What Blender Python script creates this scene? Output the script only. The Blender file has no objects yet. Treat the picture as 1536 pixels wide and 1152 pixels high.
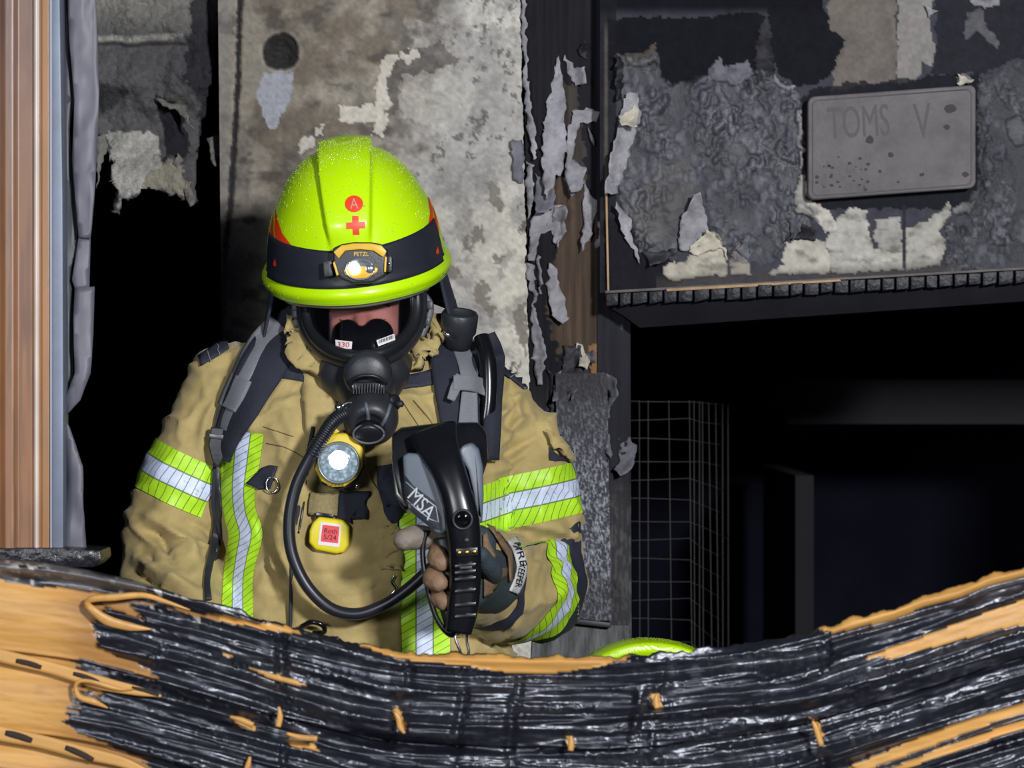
import bpy, bmesh, math, random
import numpy as np
from mathutils import Vector, Matrix
from mathutils.bvhtree import BVHTree
from mathutils.geometry import delaunay_2d_cdt

random.seed(7)
SC = bpy.context.scene
COL = SC.collection
# ------------------------------------------------------------------ camera, light, exposure
CAM_D, CAM_Z, FPX = 5.0, 1.45, 4800.0
cam = bpy.data.cameras.new('camera')
cam.sensor_width = 36.0
cam.lens = FPX * 36.0 / 1536.0
cam.clip_end = 60
cam.dof.use_dof = True
cam.dof.focus_distance = 5.05
cam.dof.aperture_fstop = 7.0
cam_o = bpy.data.objects.new('camera', cam)
cam_o.location = (0, -CAM_D, CAM_Z)
cam_o.rotation_euler = (math.pi / 2, 0, 0)
COL.objects.link(cam_o)
SC.camera = cam_o

world = bpy.data.worlds.new('night')
SC.world = world
world.use_nodes = True
world.node_tree.nodes['Background'].inputs[0].default_value = (0.25, 0.30, 0.45, 1)
world.node_tree.nodes['Background'].inputs[1].default_value = 0.10


def area_light(name, loc, target, power, size, color):
    l = bpy.data.lights.new(name, 'AREA')
    l.energy = power
    l.size = size
    l.color = color
    o = bpy.data.objects.new(name, l)
    o.location = loc
    d = Vector(target) - Vector(loc)
    o.rotation_euler = d.to_track_quat('-Z', 'Y').to_euler()
    COL.objects.link(o)
    return o


# crew's strong floodlight right of the camera; the weak left lamp is an added fill
area_light('floodlight_key', (1.75, -5.4, 2.55), (-0.1, 0, 1.4), 300, 0.42, (0.97, 0.98, 1.0))
area_light('fill_light', (-1.9, -5.2, 2.0), (0.1, 0, 1.4), 80, 0.9, (0.92, 0.95, 1.0))

vs = SC.view_settings
vs.view_transform = 'Standard'
vs.look = 'None'
vs.exposure = 0.0
vs.gamma = 1.0
vs.use_curve_mapping = False

# ------------------------------------------------------------------ helpers
EYE = Vector((0, -CAM_D, CAM_Z))


def W(px, py, y=0.0):
    """world point at depth y that stands at pixel (px, py)"""
    k = (y + CAM_D) / FPX
    return Vector(((px - 768) * k, y, CAM_Z + (576 - py) * k))


def WA(PX, PY, Y):
    k = (Y + CAM_D) / FPX
    return np.stack([(PX - 768) * k, Y + 0 * PX, CAM_Z + (576 - PY) * k], -1)


def PXL(v):
    k = FPX / (v[1] + CAM_D)
    return (v[0] * k + 768, 576 - (v[2] - CAM_Z) * k)


def s2l(c):
    out = []
    for v in c[:3]:
        v = v / 255.0
        out.append(v / 12.92 if v <= 0.04045 else ((v + 0.055) / 1.055) ** 2.4)
    return tuple(out)


def LC(r, g, b):
    return np.array(s2l((r, g, b)))


def _hash(ix, iy, seed):
    h = (ix.astype(np.int64) * 374761393 + iy.astype(np.int64) * 668265263 + seed * 974711) & 0x7fffffff
    h = ((h ^ (h >> 13)) * 1274126177) & 0x7fffffff
    h = h ^ (h >> 16)
    return (h & 0xffff) / 65535.0


def vnoise(x, y, seed=0):
    ix = np.floor(x); iy = np.floor(y)
    fx = x - ix; fy = y - iy
    fx = fx * fx * (3 - 2 * fx); fy = fy * fy * (3 - 2 * fy)
    a = _hash(ix, iy, seed); b = _hash(ix + 1, iy, seed)
    c = _hash(ix, iy + 1, seed); d = _hash(ix + 1, iy + 1, seed)
    return (a * (1 - fx) + b * fx) * (1 - fy) + (c * (1 - fx) + d * fx) * fy


def fbm(x, y, seed=0, octv=4, gain=0.5):
    """0..1 fractal noise"""
    x = np.asarray(x, float); y = np.asarray(y, float)
    s = 0; a = 1; t = 0
    for i in range(octv):
        s = s + a * vnoise(x * 2 ** i, y * 2 ** i, seed + i * 17)
        t += a; a *= gain
    return s / t


def sstep(a, b, x):
    t = np.clip((x - a) / (b - a + 1e-12), 0, 1)
    return t * t * (3 - 2 * t)


def inpoly(PX, PY, poly):
    r = np.zeros(PX.shape, bool)
    n = len(poly)
    for i in range(n):
        x0, y0 = poly[i]; x1, y1 = poly[(i + 1) % n]
        if y0 == y1:
            continue
        c = ((PY >= min(y0, y1)) & (PY < max(y0, y1)))
        xi = x0 + (PY - y0) * (x1 - x0) / (y1 - y0)
        r ^= c & (PX < xi)
    return r


def pmask(PX, PY, poly, rag=8, seed=0, sc=12):
    """polygon mask with ragged edge (pixels), 0/1 float"""
    dx = (fbm(PX / sc, PY / sc, seed, 4) - 0.5) * 2 * rag
    dy = (fbm(PX / sc, PY / sc, seed + 91, 4) - 0.5) * 2 * rag
    return inpoly(PX + dx, PY + dy, poly).astype(float)


def seg_dist(X, Y, pts):
    d = np.full(X.shape, 1e9)
    for (x0, y0), (x1, y1) in zip(pts[:-1], pts[1:]):
        vx, vy = x1 - x0, y1 - y0
        t = np.clip(((X - x0) * vx + (Y - y0) * vy) / (vx * vx + vy * vy + 1e-9), 0, 1)
        d = np.minimum(d, np.hypot(X - x0 - t * vx, Y - y0 - t * vy))
    return d


def smooth_path(pts, n):
    """Catmull-Rom through points -> n samples (numpy)"""
    P = np.array([list(p) for p in pts], float)
    if len(P) == 2:
        return P[0] + (P[1] - P[0]) * np.linspace(0, 1, n)[:, None]
    Q = np.vstack([2 * P[0] - P[1], P, 2 * P[-1] - P[-2]])
    seg = len(P) - 1
    out = []
    for t in np.linspace(0, seg, n):
        i = min(int(t), seg - 1); u = t - i
        a, b, c, d = Q[i], Q[i + 1], Q[i + 2], Q[i + 3]
        out.append(0.5 * (2 * b + (c - a) * u + (2 * a - 5 * b + 4 * c - d) * u * u + (3 * b - a - 3 * c + d) * u ** 3))
    return np.array(out)


# ---- materials
MATS = {}


def M(name, col=(128, 128, 128), rough=0.6, metal=0.0, var=0.0, vscale=8.0, bump=0.0, bscale=60.0, bdist=0.004,
      attr=False, stretch=(1, 1, 1), spec=0.5, coat=0.0, emit=0.0, sheen=0.0, wave=None, rvar=0.0, voro=False, gloss=None):
    if name in MATS:
        return MATS[name]
    m = bpy.data.materials.new(name)
    m.use_nodes = True
    nt = m.node_tree; N = nt.nodes; L = nt.links
    b = N['Principled BSDF']
    c = s2l(col)
    b.inputs['Base Color'].default_value = (*c, 1)
    b.inputs['Roughness'].default_value = rough
    b.inputs['Metallic'].default_value = metal
    b.inputs['Specular IOR Level'].default_value = spec
    b.inputs['Coat Weight'].default_value = coat
    b.inputs['Coat Roughness'].default_value = 0.15
    b.inputs['Sheen Weight'].default_value = sheen
    if emit:
        b.inputs['Emission Color'].default_value = (*c, 1)
        b.inputs['Emission Strength'].default_value = emit
    tc = N.new('ShaderNodeTexCoord')
    mp = N.new('ShaderNodeMapping')
    mp.inputs['Scale'].default_value = stretch
    L.new(tc.outputs['Object'], mp.inputs[0])
    src = None
    if attr:
        at = N.new('ShaderNodeAttribute'); at.attribute_name = 'Col'
        src = at.outputs['Color']
        L.new(src, b.inputs['Base Color'])
    if var:
        n = N.new('ShaderNodeTexNoise')
        n.inputs['Scale'].default_value = vscale; n.inputs['Detail'].default_value = 6
        n.inputs['Roughness'].default_value = 0.65
        L.new(mp.outputs[0], n.inputs['Vector'])
        mr = N.new('ShaderNodeMapRange')
        mr.inputs['From Min'].default_value = 0.3; mr.inputs['From Max'].default_value = 0.7
        mr.inputs['To Min'].default_value = 1 - var; mr.inputs['To Max'].default_value = 1 + var
        L.new(n.outputs['Fac'], mr.inputs['Value'])
        mx = N.new('ShaderNodeVectorMath'); mx.operation = 'SCALE'
        if src is None:
            mx.inputs[0].default_value = c
        else:
            L.new(src, mx.inputs[0])
        L.new(mr.outputs[0], mx.inputs['Scale'])
        L.new(mx.outputs[0], b.inputs['Base Color'])
        if rvar:
            mr2 = N.new('ShaderNodeMapRange')
            mr2.inputs['From Min'].default_value = 0.3; mr2.inputs['From Max'].default_value = 0.7
            mr2.inputs['To Min'].default_value = rough - rvar; mr2.inputs['To Max'].default_value = rough + rvar
            L.new(n.outputs['Fac'], mr2.inputs['Value'])
            L.new(mr2.outputs[0], b.inputs['Roughness'])
    if bump:
        if voro:
            n2 = N.new('ShaderNodeTexVoronoi'); n2.inputs['Scale'].default_value = bscale
            n2.feature = 'SMOOTH_F1'
            hout = n2.outputs['Distance']
        elif wave:
            n2 = N.new('ShaderNodeTexWave'); n2.inputs['Scale'].default_value = bscale
            n2.bands_direction = wave
            n2.inputs['Distortion'].default_value = 1.0
            hout = n2.outputs['Fac']
        else:
            n2 = N.new('ShaderNodeTexNoise'); n2.inputs['Scale'].default_value = bscale
            n2.inputs['Detail'].default_value = 5
            hout = n2.outputs['Fac']
        L.new(mp.outputs[0], n2.inputs['Vector'])
        bp = N.new('ShaderNodeBump')
        bp.inputs['Strength'].default_value = bump
        bp.inputs['Distance'].default_value = bdist
        L.new(hout, bp.inputs['Height'])
        L.new(bp.outputs[0], b.inputs['Normal'])
    if gloss:
        ga = N.new('ShaderNodeAttribute'); ga.attribute_name = 'Gloss'
        for inp, lo, hi in (('Specular IOR Level', gloss[0], gloss[1]), ('Roughness', gloss[2], gloss[3])):
            g = N.new('ShaderNodeMapRange'); g.inputs['To Min'].default_value = lo; g.inputs['To Max'].default_value = hi
            L.new(ga.outputs['Fac'], g.inputs['Value']); L.new(g.outputs[0], b.inputs[inp])
    MATS[name] = m
    return m


def add_attr(o, name, arr):
    a = o.data.attributes.new(name, 'FLOAT', 'POINT')
    a.data.foreach_set('value', np.asarray(arr, float).ravel())


# ---- objects
ROOT = {}
LAST = [None]


def root_off(parent):
    while parent is not None:
        if parent.name in ROOT:
            return ROOT[parent.name]
        parent = parent.parent
    return Vector((0, 0, 0))


def tag(o, label=None, cat=None, group=None, kind=None):
    if label: o['label'] = label
    if cat: o['category'] = cat
    if group: o['group'] = group
    if kind: o['kind'] = kind
    return o


def thing(name, loc, label, cat, group=None, kind=None):
    o = bpy.data.objects.new(name, None)
    o.empty_display_size = 0.05
    o.location = loc
    COL.objects.link(o)
    ROOT[o.name] = Vector(loc)
    return tag(o, label, cat, group, kind)


def link(name, me, mat, parent=None, smooth=True, solid=0.0, soff=0.0):
    o = bpy.data.objects.new(name, me)
    COL.objects.link(o)
    if mat is not None and len(me.materials) == 0:
        me.materials.append(mat)
    if smooth:
        me.polygons.foreach_set('use_smooth', [True] * len(me.polygons))
    if parent is not None:
        o.parent = parent
    if solid:
        s = o.modifiers.new('thickness', 'SOLIDIFY')
        s.thickness = solid; s.offset = soff
    return o


def mesh_obj(name, verts, faces, mat, parent=None, smooth=True, solid=0.0, soff=0.0, col=None, uv=None):
    off = np.array(root_off(parent))
    V = np.asarray([tuple(v) for v in verts] if not isinstance(verts, np.ndarray) else verts, float).reshape(-1, 3) - off
    me = bpy.data.meshes.new(name)
    me.from_pydata(V.tolist(), [], [list(map(int, f)) for f in faces])
    if col is not None:
        ca = me.color_attributes.new('Col', 'FLOAT_COLOR', 'POINT')
        c4 = np.ones((len(V), 4)); c4[:, :3] = np.asarray(col).reshape(-1, 3)
        ca.data.foreach_set('color', c4.ravel())
    if uv is not None:
        ul = me.uv_layers.new(name='UVMap')
        idx = np.zeros(len(me.loops), int)
        me.loops.foreach_get('vertex_index', idx)
        ul.data.foreach_set('uv', np.asarray(uv, float).reshape(-1, 2)[idx].ravel())
    me.update()
    LAST[0] = link(name, me, mat, parent, smooth, solid, soff)
    return LAST[0]


def grid_faces(n, m, cu=False, cv=False):
    """n rows, m cols"""
    f = []
    for i in range(n if cu else n - 1):
        i2 = (i + 1) % n
        for j in range(m if cv else m - 1):
            j2 = (j + 1) % m
            f.append((i * m + j, i2 * m + j, i2 * m + j2, i * m + j2))
    return f


def grid_obj(name, P, mat, parent=None, cu=False, cv=False, **k):
    P = np.asarray(P, float)
    n, m = P.shape[:2]
    return mesh_obj(name, P.reshape(-1, 3), grid_faces(n, m, cu, cv), mat, parent, **k)


def frame_of(d, up=Vector((0, 0, 1))):
    d = Vector(d).normalized()
    if abs(d.dot(up)) > 0.98:
        up = Vector((0, 1, 0))
    a = d.cross(up).normalized()
    b = a.cross(d).normalized()
    return a, b


def tube_vf(path, radii, seg=16, caps=True, flat=None, up=Vector((0, 0, 1)), base=0):
    """tube through points; radii scalar or per-point or (ra, rb); returns verts, faces"""
    P = [Vector(p) for p in path]
    n = len(P)
    V, F = [], []
    a_prev = None
    for i, p in enumerate(P):
        d = (P[min(i + 1, n - 1)] - P[max(i - 1, 0)])
        if a_prev is None:
            a, b = frame_of(d, up)
        else:
            d = d.normalized()
            a = (a_prev - d * a_prev.dot(d)).normalized()
            b = a.cross(d).normalized()
        a_prev = a
        r = radii[i] if hasattr(radii, '__len__') else radii
        ra, rb = (r if hasattr(r, '__len__') else (r, r))
        for j in range(seg):
            t = 2 * math.pi * j / seg
            c, s = math.cos(t), math.sin(t)
            if flat:
                c = math.copysign(abs(c) ** flat, c); s = math.copysign(abs(s) ** flat, s)
            V.append(p + a * (ra * c) + b * (rb * s))
    for i in range(n - 1):
        for j in range(seg):
            j2 = (j + 1) % seg
            F.append((base + i * seg + j, base + i * seg + j2, base + (i + 1) * seg + j2, base + (i + 1) * seg + j))
    if caps:
        F.append(tuple(base + j for j in reversed(range(seg))))
        F.append(tuple(base + (n - 1) * seg + j for j in range(seg)))
    return V, F


def tube(name, path, radii, mat, parent=None, seg=16, n=None, **k):
    if n:
        m = len(path)
        path2 = smooth_path(path, n)
        if hasattr(radii, '__len__'):
            R = np.array([(r if hasattr(r, '__len__') else (r, r)) for r in radii], float)
            x = np.linspace(0, m - 1, n)
            radii = [(np.interp(t, range(m), R[:, 0]), np.interp(t, range(m), R[:, 1])) for t in x]
        path = path2
    if len(path) < 2:
        print('EMPTY TUBE', name)
        return None
    flat = k.pop('flat', None)
    up = k.pop('up', Vector((0, 0, 1)))
    V, F = tube_vf(path, radii, seg, True, flat, up)
    return mesh_obj(name, V, F, mat, parent, **k)


def capsule_vf(path, radii, seg=16, n=None):
    """closed tube with rounded ends"""
    if n:
        m = len(path)
        x = np.linspace(0, m - 1, n)
        R = np.interp(x, range(m), radii)
        path = smooth_path(path, n); radii = list(R)
    P = [Vector(p) for p in path]; R = list(radii)
    d0 = (P[0] - P[1]).normalized(); d1 = (P[-1] - P[-2]).normalized()
    pre, prer, post, postr = [], [], [], []
    for t in (0.98, 0.85, 0.6, 0.3):
        pre.append(P[0] + d0 * R[0] * t); prer.append(R[0] * math.sqrt(1 - t * t))
    for t in (0.3, 0.6, 0.85, 0.98):
        post.append(P[-1] + d1 * R[-1] * t); postr.append(R[-1] * math.sqrt(1 - t * t))
    return tube_vf(pre + P + post, prer + R + postr, seg)


def merge_vf(parts):
    V, F = [], []
    for v, f in parts:
        b = len(V)
        V += list(v); F += [tuple(i + b for i in q) for q in f]
    return V, F


def lathe(name, prof, origin, axis, mat, parent=None, seg=32, sx=1.0, up=Vector((0, 0, 1)), **k):
    """prof: list of (radius, distance along axis)"""
    axis = Vector(axis).normalized(); o = Vector(origin)
    a, b = frame_of(axis, up)
    V = []
    for r, t in prof:
        for j in range(seg):
            th = 2 * math.pi * j / seg
            V.append(o + axis * t + a * (r * sx * math.cos(th)) + b * (r * math.sin(th)))
    n = len(prof)
    F = []
    for i in range(n - 1):
        for j in range(seg):
            j2 = (j + 1) % seg
            F.append((i * seg + j, i * seg + j2, (i + 1) * seg + j2, (i + 1) * seg + j))
    F.append(tuple(reversed(range(seg)))); F.append(tuple((n - 1) * seg + j for j in range(seg)))
    return mesh_obj(name, V, F, mat, parent, **k)


def bevel_mesh(me, w, seg=2, ang=0.6):
    bm = bmesh.new(); bm.from_mesh(me)
    bmesh.ops.recalc_face_normals(bm, faces=bm.faces)
    ed = [e for e in bm.edges if len(e.link_faces) == 2 and e.calc_face_angle(0) > ang]
    if ed and w:
        bmesh.ops.bevel(bm, geom=ed, offset=w, segments=seg, affect='EDGES', profile=0.6)
    bm.to_mesh(me); bm.free()


def prism(name, poly, y0, y1, mat, parent=None, bevel=0.002, seg=2, smooth=True, shape=None):
    """pixel polygon extruded from depth y0 (front) to y1 (back), at real size of the front depth"""
    n = len(poly)
    V = [W(x, y, y0) for x, y in poly]
    k = Vector((0, y1 - y0, 0))
    if shape:
        V = [v + Vector((0, shape(p), 0)) for v, p in zip(V, poly)]
    V += [v + k for v in V]
    F = [tuple(range(n)), tuple(reversed(range(n, 2 * n)))]
    F += [((i + 1) % n, i, n + i, n + (i + 1) % n) for i in range(n)]
    o = mesh_obj(name, V, F, mat, parent, smooth=False)
    bevel_mesh(o.data, bevel, seg)
    if smooth:
        o.data.polygons.foreach_set('use_smooth', [True] * len(o.data.polygons))
        o.data.set_sharp_from_angle(angle=0.7)
    return o


def box(name, c, size, mat, parent=None, bevel=0.002, rot=None, seg=2):
    c = Vector(c); sx, sy, sz = [s / 2 for s in size]
    R = rot if rot is not None else Matrix.Identity(3)
    V = [c + R @ Vector((x, y, z)) for x in (-sx, sx) for y in (-sy, sy) for z in (-sz, sz)]
    F = [(0, 1, 3, 2), (4, 6, 7, 5), (0, 4, 5, 1), (2, 3, 7, 6), (0, 2, 6, 4), (1, 5, 7, 3)]
    o = mesh_obj(name, V, F, mat, parent, smooth=False)
    if bevel:
        bevel_mesh(o.data, bevel, seg)
        o.data.polygons.foreach_set('use_smooth', [True] * len(o.data.polygons))
        o.data.set_sharp_from_angle(angle=0.7)
    return o


def tri_poly(poly, step):
    """triangulate a polygon with interior points -> pts (n,2), tris"""
    pts = []
    n = len(poly)
    for i in range(n):
        a = np.array(poly[i], float); b = np.array(poly[(i + 1) % n], float)
        k = max(1, int(np.hypot(*(b - a)) / step))
        for j in range(k):
            pts.append(tuple(a + (b - a) * j / k))
    nb = len(pts)
    xs = [p[0] for p in poly]; ys = [p[1] for p in poly]
    X, Y = np.meshgrid(np.arange(min(xs), max(xs), step) + step * 0.37, np.arange(min(ys), max(ys), step) + step * 0.41)
    bd = [pts[i] for i in range(nb)] + [pts[0]]
    ins = inpoly(X, Y, poly) & (seg_dist(X, Y, bd) > step * 0.45)
    allp = [Vector(p) for p in pts] + [Vector((x, y)) for x, y in zip(X[ins], Y[ins])]
    r = delaunay_2d_cdt(allp, [(i, (i + 1) % nb) for i in range(nb)], [], 1, 1e-4)
    return np.array([tuple(v) for v in r[0]]), [tuple(f) for f in r[2]]


def ray_hit(bvh, px, py):
    if not isinstance(bvh, (list, tuple)):
        bvh = [bvh]
    d = (W(px, py, 0) - EYE).normalized()
    best = None
    for b in bvh:
        h = b.ray_cast(EYE, d)
        if h[0] is not None and (best is None or h[3] < best[3]):
            best = h
    return best


def decal(name, poly, tgt, mat, parent, step=6, off=0.0015, solid=0.0, noise=0.0):
    """polygon laid on the surface of tgt (bvh) or at constant depth (float)"""
    pts, tr = tri_poly(poly, step)
    V = []; last = None
    for x, y in pts:
        if isinstance(tgt, float):
            V.append(W(x, y, tgt)); continue
        h = ray_hit(tgt, x, y)
        if h is None:
            V.append(None)
        else:
            nrm = h[1] if h[1].y < 0 else -h[1]
            V.append(h[0] + nrm * off)
    good = [i for i, v in enumerate(V) if v is not None]
    if not good:
        return None
    tr = [t if _cw(pts, t) else tuple(reversed(t)) for t in tr if all(V[i] is not None for i in t)]
    if not tr:
        return None
    new = {j: i for i, j in enumerate(good)}
    V = [V[j] for j in good]; tr = [tuple(new[i] for i in t) for t in tr]
    return mesh_obj(name, V, tr, mat, parent, solid=solid, soff=1.0)


def _cw(pts, t):
    (x0, y0), (x1, y1), (x2, y2) = pts[t[0]], pts[t[1]], pts[t[2]]
    return (x1 - x0) * (y2 - y0) - (x2 - x0) * (y1 - y0) < 0


def strip(name, center, width, tgt, mat, parent, n=40, m=9, off=0.002, solid=0.0, sm=0, bulge=0.0, ends=None):
    """a ribbon along a pixel centre line laid on a surface, with UV (metres along, 0..1 across)"""
    C = smooth_path(center, n)
    Wd = np.interp(np.linspace(0, 1, n), np.linspace(0, 1, len(width)), width) if hasattr(width, '__len__') else np.full(n, width)
    T = np.gradient(C, axis=0); T /= np.linalg.norm(T, axis=1)[:, None] + 1e-9
    Nn = np.stack([-T[:, 1], T[:, 0]], -1)
    Y = np.full((n, m), np.nan)
    PX = np.zeros((n, m)); PY = np.zeros((n, m))
    for i in range(n):
        for j in range(m):
            s = (j / (m - 1) - 0.5)
            p = C[i] + Nn[i] * Wd[i] * s
            PX[i, j], PY[i, j] = p
            if isinstance(tgt, float):
                Y[i, j] = tgt
            else:
                h = ray_hit(tgt, *p)
                if h is not None:
                    Y[i, j] = h[0].y
    # fill misses from neighbours
    for _ in range(60):
        bad = np.isnan(Y)
        if not bad.any(): break
        for i, j in zip(*np.where(bad)):
            nb = [Y[a, b] for a, b in ((i - 1, j), (i + 1, j), (i, j - 1), (i, j + 1)) if 0 <= a < n and 0 <= b < m and not np.isnan(Y[a, b])]
            if nb: Y[i, j] = sum(nb) / len(nb)
    for _ in range(sm):
        Yp = np.pad(Y, 1, mode='edge')
        Ys = (Yp[:-2, 1:-1] + Yp[2:, 1:-1] + Yp[1:-1, :-2] + Yp[1:-1, 2:] + Y) / 5
        Y = np.minimum(Ys, Y + 0.004)
    sarr = np.linspace(-1, 1, m)[None, :]
    P = WA(PX, PY, Y - off - bulge * (1 - sarr ** 2))
    L = np.concatenate([[0], np.cumsum(np.linalg.norm(np.diff(P[:, m // 2], axis=0), axis=1))])
    uv = np.stack([np.repeat(L[:, None], m, 1), np.repeat(np.linspace(0, 1, m)[None], n, 0)], -1)
    return grid_obj(name, P, mat, parent, uv=uv, solid=solid, soff=0.0)


def ring_band(name, c, axis, hw, bvh, mat, parent, r0, a0=0, a1=360, off=0.002, n=72, m=11, rmax=1.5, solid=0.0, ref=None, wob=None):
    """a band round a sleeve: rays from the sleeve axis outwards onto the cloth"""
    c = Vector(c); axis = Vector(axis).normalized()
    a, b = frame_of(axis, Vector((0, 1, 0)))
    P = np.zeros((n, m, 3)); uv = np.zeros((n, m, 2))
    full = abs(a1 - a0) >= 360
    Rr = np.zeros((n, m)); miss = np.zeros(n, int)
    for i in range(n):
        th = math.radians(a0 + (a1 - a0) * i / (n if full else n - 1))
        e = a * math.cos(th) + b * math.sin(th)
        for j in range(m):
            t = hw * (2 * j / (m - 1) - 1) + (wob(th) if wob else 0)
            o = c + axis * t
            h = bvh.ray_cast(o, e, r0 * rmax)
            Rr[i, j] = h[3] if h[0] is not None else r0
            miss[i] += h[0] is None
            P[i, j] = o; uv[i, j] = (th * r0, j / (m - 1))
    ok = np.ones(n, bool)
    for i in range(n):
        th = math.radians(a0 + (a1 - a0) * i / (n if full else n - 1))
        e = np.array(a * math.cos(th) + b * math.sin(th))
        ok[i] = miss[i] == 0
        P[i] += e[None] * (Rr[i][:, None] + off)
    if not ok.all():                                   # keep only the open side of the sleeve, as one run
        best, run = (0, 0), 0
        for i in range(2 * n if full else n):
            run = run + 1 if ok[i % n] else 0
            if run > best[1]:
                best = (i - run + 1, run)
        idx = [(best[0] + i) % n for i in range(min(best[1], n))]
        P = P[idx]; uv = uv[idx]; full = False
        uv[:, :, 0] = np.arange(len(idx))[:, None] * abs(math.radians(a1 - a0)) * r0 / n
    return grid_obj(name, P, mat, parent, cu=full, uv=uv, solid=solid)


def remesh(parts, voxel, smooth_it=8, name='tmp'):
    """union of closed shapes -> smooth voxel mesh (vertices, faces as numpy)"""
    V, F = merge_vf(parts)
    me = bpy.data.meshes.new(name)
    me.from_pydata([tuple(v) for v in V], [], F)
    bm = bmesh.new(); bm.from_mesh(me)
    bmesh.ops.recalc_face_normals(bm, faces=bm.faces)
    bm.to_mesh(me); bm.free()
    o = bpy.data.objects.new(name, me); COL.objects.link(o)
    r = o.modifiers.new('r', 'REMESH'); r.mode = 'VOXEL'; r.voxel_size = voxel
    if smooth_it:
        s = o.modifiers.new('s', 'SMOOTH'); s.iterations = smooth_it; s.factor = 0.5
    dg = bpy.context.evaluated_depsgraph_get()
    ev = o.evaluated_get(dg)
    m2 = bpy.data.meshes.new_from_object(ev)
    bpy.data.objects.remove(o); bpy.data.meshes.remove(me)
    v = np.zeros(len(m2.vertices) * 3); m2.vertices.foreach_get('co', v)
    v = v.reshape(-1, 3)
    nn = np.zeros(len(m2.vertices) * 3); m2.vertices.foreach_get('normal', nn)
    f = [tuple(p.vertices) for p in m2.polygons]
    bpy.data.meshes.remove(m2)
    return v, nn.reshape(-1, 3), f


def bvh_of(o):
    off = root_off(o.parent) if o.parent else (ROOT.get(o.name) or Vector((0, 0, 0)))
    return BVHTree.FromPolygons([v.co + off for v in o.data.vertices], [tuple(p.vertices) for p in o.data.polygons])


_tcache = {}


def text_vf(s, bold=0.0, shear=0.0):
    """text as flat mesh, height about 1 (cap), centred"""
    key = (s, bold, shear)
    if key in _tcache: return _tcache[key]
    cu = bpy.data.curves.new('t', 'FONT'); cu.body = s; cu.size = 1.0
    cu.align_x = 'CENTER'; cu.offset = bold; cu.shear = shear; cu.resolution_u = 4
    o = bpy.data.objects.new('t', cu); COL.objects.link(o)
    dg = bpy.context.evaluated_depsgraph_get()
    me = bpy.data.meshes.new_from_object(o.evaluated_get(dg))
    v = np.array([tuple(p.co)[:2] for p in me.vertices]); f = [tuple(p.vertices) for p in me.polygons]
    bpy.data.objects.remove(o); bpy.data.curves.remove(cu); bpy.data.meshes.remove(me)
    v[:, 0] -= (v[:, 0].max() + v[:, 0].min()) / 2
    v[:, 1] -= (v[:, 1].max() + v[:, 1].min()) / 2
    v[:, 1] /= (v[:, 1].max() - v[:, 1].min()); v[:, 0] /= (v[:, 0].max() - v[:, 0].min())
    _tcache[key] = (v, f)
    return v, f


def px_text(name, s, c, w, h, ang, tgt, mat, parent, off=0.001, bold=0.0, shear_y=0.0):
    """flat lettering: centre pixel, width, height (pixels), angle (deg, clockwise on screen)"""
    v, f = text_vf(s, bold)
    a = math.radians(ang)
    X = v[:, 0] * w; Y = -v[:, 1] * h + X * shear_y
    PX = c[0] + X * math.cos(a) - Y * math.sin(a)
    PY = c[1] + X * math.sin(a) + Y * math.cos(a)
    out = []
    for x, y in zip(PX, PY):
        if isinstance(tgt, float):
            out.append(W(x, y, tgt)); continue
        hh = ray_hit(tgt, x, y)
        if hh is None:
            out.append(out[-1] if out else W(x, y, 0))
        else:
            nrm = hh[1] if hh[1].y < 0 else -hh[1]
            out.append(hh[0] + nrm * off)
    return mesh_obj(name, out, f, mat, parent, smooth=False)


def flake(name, poly, y, lift, attach, mat, parent, step=5, th=0.0012, curl=0.0, seed=0, amp=0.006):
    """a torn sheet of paint standing off the wall, fixed along one side"""
    pts, tr = tri_poly(poly, step)
    q0 = pts.copy()
    pts[:, 0] += (fbm(q0[:, 0] / 8, q0[:, 1] / 8, seed + 7, 3) - 0.5) * 11
    pts[:, 1] += (fbm(q0[:, 0] / 8, q0[:, 1] / 8, seed + 57, 3) - 0.5) * 11
    x0, y0 = pts.min(0); x1, y1 = pts.max(0)
    u = (pts[:, 0] - x0) / (x1 - x0 + 1e-6); v = (pts[:, 1] - y0) / (y1 - y0 + 1e-6)
    t = {'top': v, 'bottom': 1 - v, 'left': u, 'right': 1 - u}[attach]
    s = {'top': u, 'bottom': u, 'left': v, 'right': v}[attach]
    D = y - 0.002 - lift * t ** 1.4 + curl * np.sin(t * math.pi) - amp * (fbm(pts[:, 0] / 11, pts[:, 1] / 16, seed, 4, .6) - 0.35) * 2.6 - 0.3 * lift * np.abs(s - 0.5)
    D = np.minimum(D, y - 0.001)
    P = WA(pts[:, 0], pts[:, 1], D)
    tr = [q if _cw(pts, q) else tuple(reversed(q)) for q in tr]
    return mesh_obj(name, P, tr, mat, parent, solid=th, soff=-1)

# ------------------------------------------------------------------ the burnt house: shell
YP, YT, YL = 0.55, 0.555, 0.50
m_char = M('charred_surface', (20, 20, 25), 0.8, spec=0.1, var=0.4, vscale=5, bump=0.5, bscale=30, bdist=0.01)
m_dark = M('sooted_interior', (24, 25, 36), 0.9, spec=0.05, var=0.3, vscale=3, bump=0.3, bscale=20)
m_ground = M('wet_paving', (60, 58, 55), 0.5, var=0.3, vscale=6, bump=0.4, bscale=40)


def struct_box(name, lo, hi, mat, label, cat, bevel=0.0):
    lo = Vector(lo); hi = Vector(hi)
    o = box(name, (lo + hi) / 2, hi - lo, mat, bevel=bevel)
    return tag(o, label, cat, kind='structure')


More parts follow.
